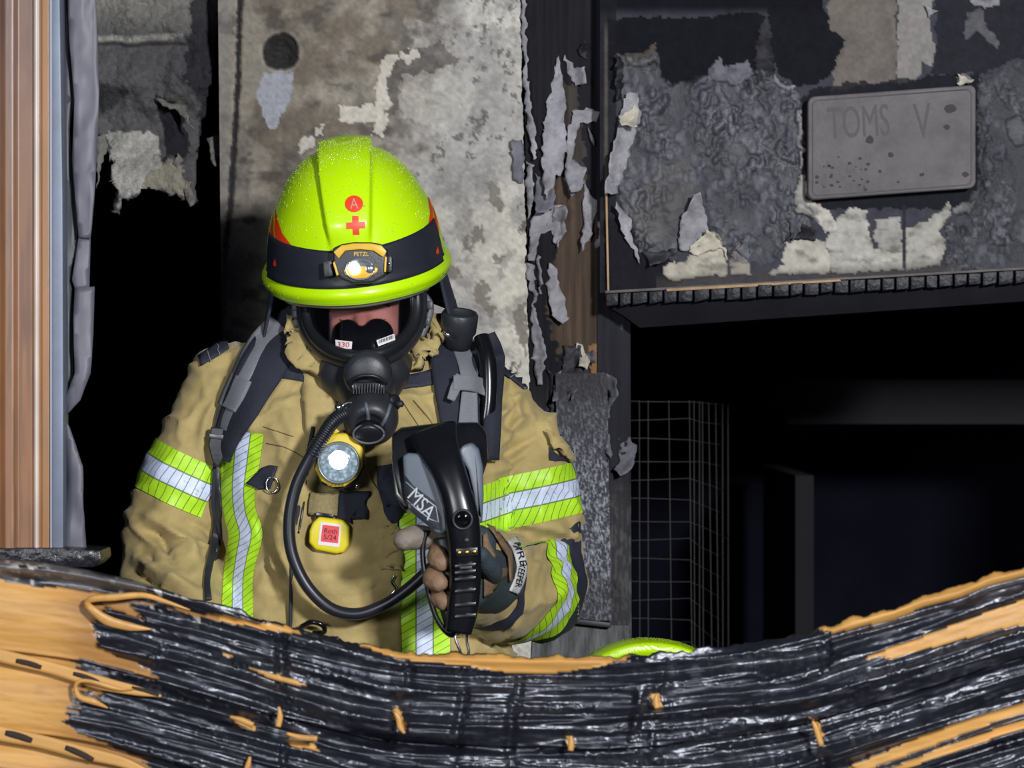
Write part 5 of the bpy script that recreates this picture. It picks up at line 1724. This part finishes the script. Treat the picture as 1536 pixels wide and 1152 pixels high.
P = np.zeros((24, 33, 3))
for i in range(24):
    py = 440 + 96 * i / 23
    hw = np.interp(py, out_y, out_w)
    for j in range(33):
        px = 543 + hw * (2 * j / 32 - 1)
        P[i, j] = W(px, py + (px - 543) * -.03, lens_depth(px, py))
grid_obj('visor', P, glass, mk, solid=.002)
VB = bvh_of(LAST[0])
loop = [(543 - w, y) for y, w in zip(out_y, out_w)] + [(543 + w, y) for y, w in list(zip(out_y, out_w))[::-1][1:]]
lp = [W(x, y + (x - 543) * -.03, lens_depth(x, y) + .002) for x, y in loop]
tube('visor_frame', lp, [(.0095, .011)] * len(lp), m_rub, mk, n=90, seg=14, up=Vector((0, 1, 0)))
lp2 = [W(543 + (x - 543) * 1.03, 440 + (y - 440) * 1.07 + (x - 543) * -.03, lens_depth(x, y) + .022) for x, y in loop]
tube('face_seal', lp2, [(.013, .016)] * len(lp2), m_rubm, mk, n=90, seg=14, up=Vector((0, 1, 0)))
# inner nose cup behind the visor
cup, _, fcup = remesh([capsule_vf([W(522, 504, -.138), W(526, 518, -.145), W(545, 532, -.14)], [.026, .028, .033], 20, 10), capsule_vf([W(566, 502, -.138), W(564, 517, -.145), W(545, 532, -.14)], [.026, .028, .033], 20, 10),
                       capsule_vf([W(545, 508, -.15), W(546, 530, -.155)], [.020, .026], 18, 8)], 0.004, 6)
mesh_obj('nose_cup', cup, fcup, m_black, mk)
# stickers on the visor
lb = decal('number_label', [(504, 510), (529, 513), (528, 524), (505, 522)], [VB], M('white_sticker', (226, 222, 224), 0.5), mk, step=4, off=.002)
px_text('lettering', '330', (516.5, 517.5), 17, 7.5, 3, [VB], M('red_ink', (196, 50, 60), 0.5), lb, off=.003)
bc = decal('barcode_label', [(564, 511), (590, 501), (592, 510), (567, 520)], [VB], M('white_sticker'), mk, step=4, off=.002)
rnd = random.Random(4)
x = 567.0
while x < 588:
    w = rnd.choice((.6, 1.0, 1.5)); yt = 511.5 - (x - 566) * .385
    decal('barcode_bar', [(x, yt), (x + w, yt - w * .385), (x + w + .6, yt + 5 - w * .385), (x + .6, yt + 5)], [VB], m_ink, bc, step=9, off=.003)
    x += w + rnd.choice((.7, 1.0, 1.4))
# rubber chin part
vch, _, fch = remesh([capsule_vf([W(516, 560, -.125), W(576, 558, -.125)], [.040, .040], 24, 10), capsule_vf([W(546, 562, -.135), W(550, 584, -.15), W(554, 606, -.165)], [.048, .046, .036], 28, 20),
                      capsule_vf([W(500, 548, -.11), W(512, 580, -.13), W(530, 606, -.15)], [.024, .020, .016], 14, 10), capsule_vf([W(596, 545, -.11), W(588, 575, -.13), W(572, 604, -.15)], [.024, .020, .016], 14, 10)], 0.0045, 6)
mesh_obj('chin_shell', vch, fch, m_rubm, mk)
# exhalation cover with slatted grille
lathe('exhale_cover', [(.036, -.03), (.036, .0), (.033, .006), (.026, .010), (.012, .013), (.002, .0135)], W(551, 562, -.20), (0.0, -1, -.15), m_rubm, mk, seg=36)
tube('cover_rib', [W(522, 575, -.222), W(535, 566, -.230), W(551, 563, -.233), W(567, 566, -.230), W(580, 575, -.222)], .003, m_rub, mk, n=24, seg=8)
prism('grille_back', [(526, 576), (536, 572), (568, 572), (578, 576), (575, 590), (562, 594), (540, 594), (529, 590)], -.214, -.19, m_black, mk, bevel=.002)
for k in range(12):
    xk = 530 + k * 4.1
    prism('grille_slat', [(xk, 575), (xk + 1.8, 575), (xk + 1.4, 591), (xk - .4, 591)], -.219, -.212, m_rubm, mk, bevel=.0004, seg=1)
# demand valve (regulator)
dv = Vector((0.0, -1, -.55)).normalized()
lathe('demand_valve', [(.026, -.045), (.036, -.035), (.041, -.018), (.042, .0), (.040, .012), (.034, .022), (.026, .027), (.022, .026), (.020, .023), (.002, .022)], W(556, 628, -.205), dv, m_rubm, mk, seg=44)
DV = bvh_of(LAST[0])
m_gry = M('grey_rubber_rib', (92, 95, 104), 0.5)
for (a, b, w) in (((548, 604), (552, 640), 6), ((586, 606), (572, 640), 7)):
    pp = [ray_hit([DV], x, y) for x, y in smooth_path([a, ((a[0] + b[0]) / 2 + 2, (a[1] + b[1]) / 2), b], 10)]
    tube('valve_rib', [h[0] + h[1] * .001 for h in pp if h], .0032, m_gry, mk, seg=8)
lathe('valve_button', [(.021, -.01), (.021, .003), (.018, .006), (.002, .007)], W(553, 652, -.233), (0, -1, -.9), m_rub, mk, seg=30)
tube('button_rim', [W(553 + 23 * math.cos(t), 651 + 14 * math.sin(t), -.238 + .006 * math.sin(t)) for t in np.linspace(0, 2 * math.pi, 30)], .0017, m_gry, mk, seg=8)
lathe('side_knob', [(.013, -.012), (.013, .006), (.010, .009), (.002, .0095)], W(588, 604, -.20), (.7, -.7, 0), m_rub, mk, seg=18)
lathe('side_knob', [(.005, 0), (.005, .010), (.003, .012)], W(594, 606, -.21), (.9, -.4, 0), m_rubm, mk, seg=12)
lathe('hose_coupling', [(.012, -.02), (.012, .010), (.010, .014), (.010, .022)], W(527, 614, -.21), (-.75, -.2, -.45), m_rubm, mk, seg=18)
tube('coupling_ring', [W(524 + 11 * math.cos(t), 613 + 9 * math.sin(t), -.222) for t in np.linspace(0, 2 * math.pi, 24)], .0028, m_chrome, mk, seg=8)
lathe('coupling_stud', [(.006, -.006), (.0065, .0), (.005, .005), (.001, .006)], W(508, 611, -.225), (-.2, -1, .2), m_chrome, mk, seg=14)
# head straps with buckles at both sides
for s_, pts in ((1, [(632, 440), (644, 458), (640, 482), (630, 505)]), (-1, [(452, 440), (444, 460), (446, 485), (452, 505)])):
    tube('head_strap', [W(x, y, -.085 + .0008 * abs(x - 543) * 0.3) for x, y in pts], [(.007, .003)] * 4, m_gry, mk, n=24, seg=8, up=Vector((0, 1, 0)))
    for x, y in (pts[1], pts[2]):
        box('strap_buckle', W(x, y, -.085), (.010, .008, .013), m_rubm, mk, bevel=.0015)

# ------------------------------------------------------------------ breathing apparatus harness
ba = thing('breathing_apparatus', W(546, 700, .2), 'breathing apparatus harness with padded straps, black air hose and back cylinder worn by the firefighter', 'harness')
m_pad = M('navy_strap_pad', (38, 41, 54), 0.85, var=0.15, vscale=60, bump=0.4, bscale=350)
m_web = M('grey_webbing', (124, 125, 132), 0.8, var=0.12, vscale=300, bump=0.6, bscale=700, bdist=0.0015)
JT = [JB, CB]
strip('shoulder_pad', [(452, 478), (424, 505), (390, 558), (362, 612), (342, 655), (334, 690)], [50, 66, 66, 54, 38, 20], JT, m_pad, ba, n=60, m=11, off=.010, solid=.008, sm=14, bulge=.006)
PB1 = bvh_of(LAST[0])
strip('webbing', [(418, 484), (385, 520), (358, 572), (340, 620), (334, 645)], [34, 32, 30, 28, 26], [PB1, JB], m_web, ba, n=50, m=9, off=.006, solid=.003, sm=6)
strip('webbing', [(362, 566), (350, 592), (340, 612)], [34, 34, 30], [PB1, JB], m_web, ba, n=20, m=7, off=.011, solid=.003, sm=6)
yk = ray_hit([PB1, JB], 328, 655)[0].y
prism('buckle', [(316, 640), (338, 642), (340, 668), (334, 690), (326, 702), (318, 692), (312, 668)], yk - .016, yk, m_rubm, ba, bevel=.003, seg=3)
prism('buckle_bar', [(314, 650), (338, 653), (338, 660), (314, 657)], yk - .020, yk - .012, M('dark_steel', (90, 92, 98), 0.35, metal=.7), ba, bevel=.001)
strip('loose_strap', [(324, 695), (326, 740), (327, 780), (318, 830), (311, 870), (313, 900)], [10, 10, 13, 11, 9, 10], JT, m_rubm, ba, n=60, m=5, off=.010, solid=.003, sm=12)
strip('loose_strap', [(322, 700), (320, 760), (330, 800), (322, 840)], [6, 5, 6, 5], JT, m_pad, ba, n=40, m=4, off=.014, solid=.002, sm=12)
strip('shoulder_pad', [(672, 470), (676, 520), (684, 580), (690, 640), (694, 700)], [46, 64, 64, 56, 50], JT, m_pad, ba, n=60, m=11, off=.012, solid=.010, sm=14, bulge=.006)
PB2 = bvh_of(LAST[0])
strip('webbing', [(696, 512), (702, 545), (704, 580), (702, 640), (700, 690)], [40, 30, 22, 30, 28], [PB2, JB], m_web, ba, n=50, m=9, off=.015, solid=.003, sm=6)
strip('keeper_loop', [(680, 574), (708, 575), (738, 586)], [22, 24, 22], [PB2, JB], m_web, ba, n=30, m=9, off=.030, solid=.004, sm=20)
strip('keeper_loop', [(676, 600), (683, 582), (689, 562)], [12, 16, 10], [PB2, JB], m_web, ba, n=16, m=6, off=.026, solid=.004, sm=8)
strip('shoulder_pad', [(722, 505), (735, 540), (738, 600), (736, 690)], [40, 44, 26, 20], JT, m_pad, ba, n=40, m=9, off=.008, solid=.008, sm=12, bulge=.006)
yt_ = ray_hit(JT, 730, 580)[0].y
tube('air_line', [W(722, 505, -.06), W(731, 540, yt_ - .02), W(732, 600, yt_ - .028), W(725, 650, yt_ - .03), W(722, 700, yt_ - .02)], [.012, .0135, .0135, .0125, .0125], m_black, ba, n=40, seg=16)
tube('steel_clip', [W(739, 646, yt_ - .03), W(741, 670, yt_ - .032), W(739, 692, yt_ - .03)], .003, m_chrome, ba, n=10, seg=8)
lathe('bottle_knob', [(.022, -.03), (.0235, -.012), (.0275, -.006), (.0285, .012), (.0285, .022), (.026, .026), (.0235, .024), (.022, .018), (.002, .017)], W(688, 492, -.055), (.10, -.28, 1), m_rubm, ba, seg=40)
tube('steel_clip', [W(663, 496, -.10), W(672, 502, -.105), W(678, 508, -.10)], .003, m_chrome, ba, n=8, seg=8)
# hose to the demand valve
hosep = [(521, 618, -.218), (500, 632, -.235), (484, 655, -.235), (464, 688, -.23), (444, 730, -.228), (434, 780, -.228), (438, 830, -.228), (460, 878, -.228), (495, 912, -.23), (535, 921, -.232), (575, 908, -.235), (610, 885, -.24), (640, 858, -.245), (668, 830, -.25), (700, 780, -.22), (712, 720, -.19), (706, 690, -.18)]
tube('air_hose', [W(*p) for p in hosep], .0092, M('black_hose', (34, 36, 44), 0.36, var=.1, vscale=30), ba, n=160, seg=18)
pth = smooth_path([W(*p) for p in hosep[:4]], 26)
for k in range(3, 24, 1):
    d = Vector(pth[min(k + 1, 25)] - pth[k - 1])
    lathe('hose_rib', [(.0098, -.0016), (.0112, -.0008), (.0112, .0008), (.0098, .0016)], Vector(pth[k]), d, M('black_hose'), ba, seg=14)
# cylinder and back plate behind the wearer
lathe('air_cylinder', [(.01, -.30), (.055, -.285), (.073, -.25), (.075, 0), (.073, .22), (.05, .265), (.02, .285), (.018, .31)], (W(546, 576, 0).x, .285, 1.22), (0, 0, -1), M('cylinder_yellow', (190, 180, 60), .4), ba, seg=32)
box('back_plate', (W(546, 576, 0).x, .20, 1.22), (.26, .022, .50), m_rubm, ba, bevel=.01)
strip('waist_belt', [(330, 1075), (450, 1085), (550, 1088), (650, 1085), (760, 1075)], 42, [JB], m_pad, ba, n=40, m=5, off=.006, solid=.004)

# ------------------------------------------------------------------ chest lamp
cl = thing('chest_lamp', W(507, 735, -.2), 'round yellow chest lamp shining bright white on the jacket front', 'lamp')
la = Vector((0.02, -1, -.02)).normalized()
yl = -.215
prism('lamp_base', [(480, 665), (494, 648), (520, 645), (545, 662), (548, 700), (536, 728), (510, 736), (482, 728), (470, 700)], yl + .012, yl + .045, m_rubm, cl, bevel=.006)
ring_o = [(475, 676), (482, 660), (496, 650), (518, 650), (536, 660), (544, 672), (543, 700), (534, 718), (517, 730), (498, 731), (482, 722), (472, 704)]
m_lyel = M('lamp_yellow', (224, 196, 44), 0.45, var=.08, vscale=30)
prism('lamp_bezel', ring_o, yl - .006, yl + .02, m_lyel, cl, bevel=.005, seg=3)
prism('hook_loop', [(494, 646), (504, 642), (510, 648), (498, 652)], yl + .002, yl + .02, m_lyel, cl, bevel=.002)
prism('hook_loop', [(528, 648), (546, 658), (546, 670), (536, 662)], yl + .002, yl + .02, m_lyel, cl, bevel=.002)
lathe('lens_ring', [(.032, 0), (.032, .006), (.0295, .0075), (.0275, .004), (.0275, .001)], W(508, 694, yl - .006), la, M('lens_ring_grey', (120, 128, 128), .3, metal=.4), cl, seg=40)
lens_m = bpy.data.materials.new('lit_lens'); lens_m.use_nodes = True
N = lens_m.node_tree.nodes; L = lens_m.node_tree.links
b = N['Principled BSDF']; tcn = N.new('ShaderNodeTexCoord'); vo = N.new('ShaderNodeTexVoronoi'); vo.inputs['Scale'].default_value = 190
L.new(tcn.outputs['Object'], vo.inputs['Vector'])
mr = N.new('ShaderNodeMapRange'); mr.inputs['From Max'].default_value = .7; mr.inputs['To Min'].default_value = .75; mr.inputs['To Max'].default_value = .25
L.new(vo.outputs['Distance'], mr.inputs['Value'])
b.inputs['Base Color'].default_value = (.05, .06, .07, 1); b.inputs['Emission Color'].default_value = (.62, .84, 1, 1); L.new(mr.outputs[0], b.inputs['Emission Strength']); b.inputs['Roughness'].default_value = .1
lathe('lens', [(.0285, 0), (.0265, .003), (.016, .0055), (.002, .006)], W(508, 694, yl - .007), la, lens_m, cl, seg=32)
lathe('led', [(.0150, 0), (.0135, .003), (.007, .005), (.001, .0055)], W(508, 690, yl - .0105), la, m_lens, cl, seg=28)
px_text('lettering', 'LITE', (502, 727.5), 22, 4.5, 2, yl - .0068, M('olive_ink', (120, 104, 30), .6), cl) if False else None
for k in range(5):
    box('bezel_notch', W(493 + k * 5.2, 727, yl - .0062), (.0034, .0015, .0036), M('notch_brown', (130, 108, 30), .6), cl, bevel=.0004)
lathe('side_stud', [(.0035, 0), (.0035, .004), (.001, .005)], W(536, 729, yl + .01), la, m_chrome, cl, seg=10)

# ------------------------------------------------------------------ name tag
tg = thing('name_tag', W(494, 830, -.19), 'yellow plastic tag with red and white sticker hanging on the chest', 'tag')
yt2 = min(ray_hit([JB, FRONT], 494, 800)[0].y, ray_hit([JB, FRONT], 470, 810)[0].y, ray_hit([JB, FRONT], 515, 815)[0].y) - .024
m_tag = M('tag_yellow', (226, 208, 34), 0.4)
prism('tag_body', [(469, 784), (478, 775), (514, 780), (524, 790), (523, 818), (516, 829), (505, 831), (473, 825), (463, 814), (464, 796)], yt2, yt2 + .018, m_tag, tg, bevel=.005, seg=3)
st_ = prism('sticker', [(481, 783), (512, 787), (509, 821), (477, 817)], yt2 - .0008, yt2 + .001, M('white_sticker'), tg, bevel=0)
rd_ = prism('red_field', [(484, 787), (509, 790), (507, 815), (481, 812)], yt2 - .0014, yt2, M('tag_red', (226, 70, 72), .5), tg, bevel=0)
px_text('lettering', 'Roth', (496, 796.5), 19, 7.5, 5, yt2 - .0017, m_ink, tg)
px_text('lettering', '5/24', (495, 806), 19, 7.5, 5, yt2 - .0017, m_ink, tg)
prism('hanger', [(474, 768), (500, 772), (499, 780), (474, 778)], yt2 + .006, yt2 + .014, m_black, tg, bevel=.001)

# ------------------------------------------------------------------ handheld thermal camera
tc_ = thing('thermal_camera', W(690, 945, -.43), 'black and grey handheld thermal camera gripped in front of the chest', 'camera')
m_tb = M('camera_black', (19, 20, 25), 0.28, var=.15, vscale=25)
m_tg = M('camera_grey', (104, 112, 124), 0.42, var=.06, vscale=25)
yT = -.435
# hood round the screen (far side) and main spine
prism('screen_hood', [(586, 652), (600, 642), (660, 635), (716, 634), (729, 648), (732, 690), (722, 722), (704, 742), (640, 752), (606, 768), (592, 742), (587, 690)], yT + .02, yT + .075, m_tb, tc_, bevel=.008, seg=4, shape=lambda p: max(0, 705 - p[1]) * .0006)
spath = [(650, 648, yT + .030), (658, 672, yT + .010), (671, 702, yT - .010), (684, 740, yT - .020), (693, 780, yT - .022), (697, 820, yT - .018), (698, 870, yT - .010), (694, 915, yT - .006), (688, 946, yT - .002)]
swid = [(.036, .014), (.031, .020), (.025, .024), (.0225, .026), (.0250, .028), (.0230, .024), (.0225, .020), (.0225, .020), (.0195, .018)]
tube('spine', [W(*p) for p in spath], swid, m_tb, tc_, n=60, seg=28, flat=.72, up=Vector((0, 1, 0)))
SPB = bvh_of(LAST[0])


def plate(name, poly, y0, y1, mat, par, tilt=(0, 0), c=(0, 0), bevel=.006):
    return prism(name, poly, y0, y1, mat, par, bevel=bevel, seg=4, shape=lambda p: tilt[0] * (p[0] - c[0]) + tilt[1] * (p[1] - c[1]))


pl = plate('side_shell', [(603, 684), (612, 680), (630, 681), (643, 692), (652, 710), (668, 762), (672, 792), (665, 802), (654, 799), (632, 782), (612, 765), (606, 730)], yT - .006, yT + .05, m_tg, tc_, (-.00032, -.00004), (650, 740))
plate('side_shell', [(688, 676), (694, 668), (708, 664), (718, 674), (724, 700), (725, 745), (723, 786), (716, 780), (710, 740), (702, 706), (690, 684)], yT - .006, yT + .05, m_tg, tc_, (.0003, -.00004), (700, 740))
PLB = bvh_of(pl)
inlay = decal('logo_panel', [(607, 712), (620, 728), (652, 752), (662, 776), (663, 796), (650, 793), (628, 776), (611, 760)], [PLB], M('logo_panel_dark', (44, 47, 54), .4), tc_, step=4, off=.0008)
m_wht = M('pale_ink', (196, 200, 206), .5)
px_text('lettering', 'MSA', (634, 756), 46, 21, 42, [PLB], m_wht, inlay, off=.0018, bold=.0, shear_y=.12)
tube('logo_outline', [(ray_hit([PLB], x, y) or ray_hit([PLB, SPB], 640, 750))[0] + Vector((0, -.0015, 0)) for x, y in [(609, 723), (635, 746), (654, 760), (658, 783), (646, 779), (626, 764), (611, 750)]], .0007, m_wht, inlay, seg=6)
# lens hole
ly = ray_hit([SPB], 694, 780)[0].y
lathe('lens_rim', [(.0150, -.006), (.0150, .003), (.0125, .004), (.0115, .001), (.0112, -.004)], W(694, 779, ly - .001), (0.02, -1, -.05), m_rubm, tc_, seg=30)
lathe('lens_glass', [(.0113, -.004), (.0113, .0005), (.006, .0016), (.001, .002)], W(694, 779, ly - .002), (0.02, -1, -.05), M('lens_black', (8, 8, 11), .05), tc_, seg=24)
# battery contacts
yc_ = ray_hit([SPB], 700, 828)[0].y
prism('contact_plate', [(684, 823), (716, 821), (717, 833), (685, 836)], yc_ - .002, yc_ + .008, m_tb, tc_, bevel=.001)
for k in range(3):
    lathe('contact', [(.0032, 0), (.0032, .0015), (.0015, .002)], W(689 + k * 11.4, 829 - k * .8, yc_ - .002), (0, -1, 0), M('brass', (200, 160, 70), .3, metal=1), tc_, seg=12)
for k, py in enumerate((846, 856, 866, 884, 905, 922)):
    yy = ray_hit([SPB], 698, py)[0].y
    prism('grip_rib', [(682, py + 1), (714, py - 2), (713, py + 4), (682, py + 7)], yy - .003, yy + .006, m_tb, tc_, bevel=.0015)
prism('battery_latch', [(690, 850), (708, 849), (708, 853), (690, 854)], ray_hit([SPB], 698, 850)[0].y - .0045, ray_hit([SPB], 698, 850)[0].y, m_rubm, tc_, bevel=.0008)
lathe('trigger', [(.004, 0), (.004, .002), (.002, .003)], W(700, 810, ray_hit([SPB], 700, 810)[0].y), (0, -1, 0), m_rubm, tc_, seg=12)
# hand loop and karabiner
tube('hand_loop', [W(640, 795, yT + .03), W(634, 830, yT + .03), W(641, 880, yT + .025), W(654, 925, yT + .015), W(672, 950, yT + .008), W(686, 948, yT + .004)], [(.004, .010)] * 6, m_rub, tc_, n=50, seg=10, up=Vector((0, 1, 0)))
tube('grip_shadow_plate', [W(664, 806, yT + .03), W(672, 850, yT + .025), W(672, 900, yT + .02), W(682, 940, yT + .012)], [(.014, .008)] * 4, m_rubm, tc_, n=30, seg=10, up=Vector((0, 1, 0)))
tube('karabiner', [W(690, 946, yT - .002), W(683, 956, yT - .004), (W(690, 976, yT - .004)), W(697, 990, yT), W(703, 978, yT), W(700, 962, yT), W(701, 948, yT - .002)], .0021, m_chrome, tc_, n=40, seg=8)

# ------------------------------------------------------------------ crouching colleague: only the helmet top shows above the cladding
PX2, PY2, Y2_ = 969, 1122, .30
H2 = Matrix.Translation(W(PX2, PY2 + 16, Y2_)) @ Matrix.Rotation(math.radians(96), 4, 'Z') @ Matrix.Rotation(math.radians(6), 4, 'X')
hel2 = thing('helmet', W(PX2, PY2 + 16, Y2_), 'lime helmet top of a crouching person just peeking over the burnt cladding', 'helmet', group='lime firefighter helmets')
o2 = helmet_shell('shell', m_lime, hel2, H2, 200, 80)
rnd = random.Random(8)
Vd, Fd = [], []
for k in range(900):
    th = rnd.uniform(-3.1, 3.1); ph = rnd.uniform(.7, 1.55)
    p = H2 @ shell_pt(th, ph, .0002); q = H2 @ shell_pt(th, ph, .01)
    nrm_ = (q - p).normalized(); a, b = frame_of(nrm_); r = rnd.uniform(.0006, .0016)
    b0 = len(Vd)
    for i in range(6):
        t = i * math.pi / 3; Vd.append(p + a * r * math.cos(t) + b * r * math.sin(t))
    Vd.append(p + nrm_ * r * .8)
    for i in range(6): Fd.append((b0 + i, b0 + (i + 1) % 6, b0 + 6))
tag(mesh_obj('water_beads', Vd, Fd, m_drop, hel2), kind='stuff')
helmet_strip('front_band', -1.3, 1.3, .075, .36, m_hband, hel2, .0022, n=60, HM=H2, solid=.0015)
c2 = W(PX2, PY2, Y2_)
per2 = thing('person', (c2.x, Y2_, 0), 'second person crouching behind the cladding, only the lime helmet showing', 'person')
zt = c2.z - .06
hd = [capsule_vf([(c2.x, Y2_, zt + .03), (c2.x - .02, Y2_ - .01, zt - .07)], [.085, .06], 20, 8), capsule_vf([(c2.x, Y2_, zt - .02), (c2.x + .04, Y2_ + .03, zt - .2)], [.055, .06], 16, 8)]
vb2, _, fb2 = remesh(hd, .008, 3)
mesh_obj('body', vb2, fb2, m_skin, per2)
jk = [capsule_vf([(c2.x + .04, Y2_ + .03, zt - .17), (c2.x + .07, Y2_ + .06, zt - .34), (c2.x + .10, Y2_ + .10, .40)], [.13, .17, .17], 24, 14)]
for s_ in (-1, 1):
    jk.append(capsule_vf([(c2.x + .04 + .02 * s_, Y2_ + .03 + .17 * s_ * .9, zt - .24), (c2.x - .06, Y2_ + .17 * s_, zt - .42), (c2.x - .20, Y2_ + .10 * s_, zt - .46)], [.075, .066, .05], 16, 14))
vj, nj, fj = remesh(jk, .008, 6)
vj += nj * ((fbm(vj[:, 0] * 30, vj[:, 2] * 30 + vj[:, 1] * 20, 5, 3) - .5) * .02)[:, None]
mesh_obj('jacket', vj, fj, m_cloth, per2)
tr2 = []
for s_ in (-1, 1):
    tr2.append(capsule_vf([(c2.x + .10, Y2_ + .10 + .09 * s_, .36), (c2.x - .16, Y2_ + .08 + .11 * s_, .42), (c2.x - .04, Y2_ + .08 + .11 * s_, .12), (c2.x - .04, Y2_ + .08 + .11 * s_, .09)], [.11, .085, .07, .07], 18, 20))
vt, _, ft = remesh(tr2, .009, 5)
mesh_obj('trousers', vt, ft, m_cloth, per2)
for s_ in (-1, 1):
    v3, _, f3 = remesh([capsule_vf([(c2.x - .02, Y2_ + .08 + .11 * s_, .12), (c2.x - .03, Y2_ + .08 + .11 * s_, .05), (c2.x - .18, Y2_ + .08 + .11 * s_, .042)], [.058, .05, .042], 16, 10)], .008, 4)
    v3[:, 2] = np.maximum(v3[:, 2], 0)
    mesh_obj('boot', v3, f3, m_rub, per2)
    g, _, fg3 = remesh([capsule_vf([(c2.x - .20, Y2_ + .10 * s_, zt - .46), (c2.x - .27, Y2_ + .09 * s_, zt - .47)], [.045, .036], 14, 8)] +
                       [capsule_vf([(c2.x - .28, Y2_ + .09 * s_ + (k - 1.5) * .021, zt - .47), (c2.x - .345, Y2_ + .09 * s_ + (k - 1.5) * .022, zt - .49), (c2.x - .36, Y2_ + .09 * s_ + (k - 1.5) * .022, zt - .52)], [.0115, .011, .009], 10, 8) for k in range(4)] +
                       [capsule_vf([(c2.x - .25, Y2_ + .09 * s_ - .03 * s_, zt - .47), (c2.x - .29, Y2_ + .09 * s_ - .055 * s_, zt - .49)], [.013, .011], 10, 6)], .005, 3)
    mesh_obj('glove', g, fg3, m_glv, per2)
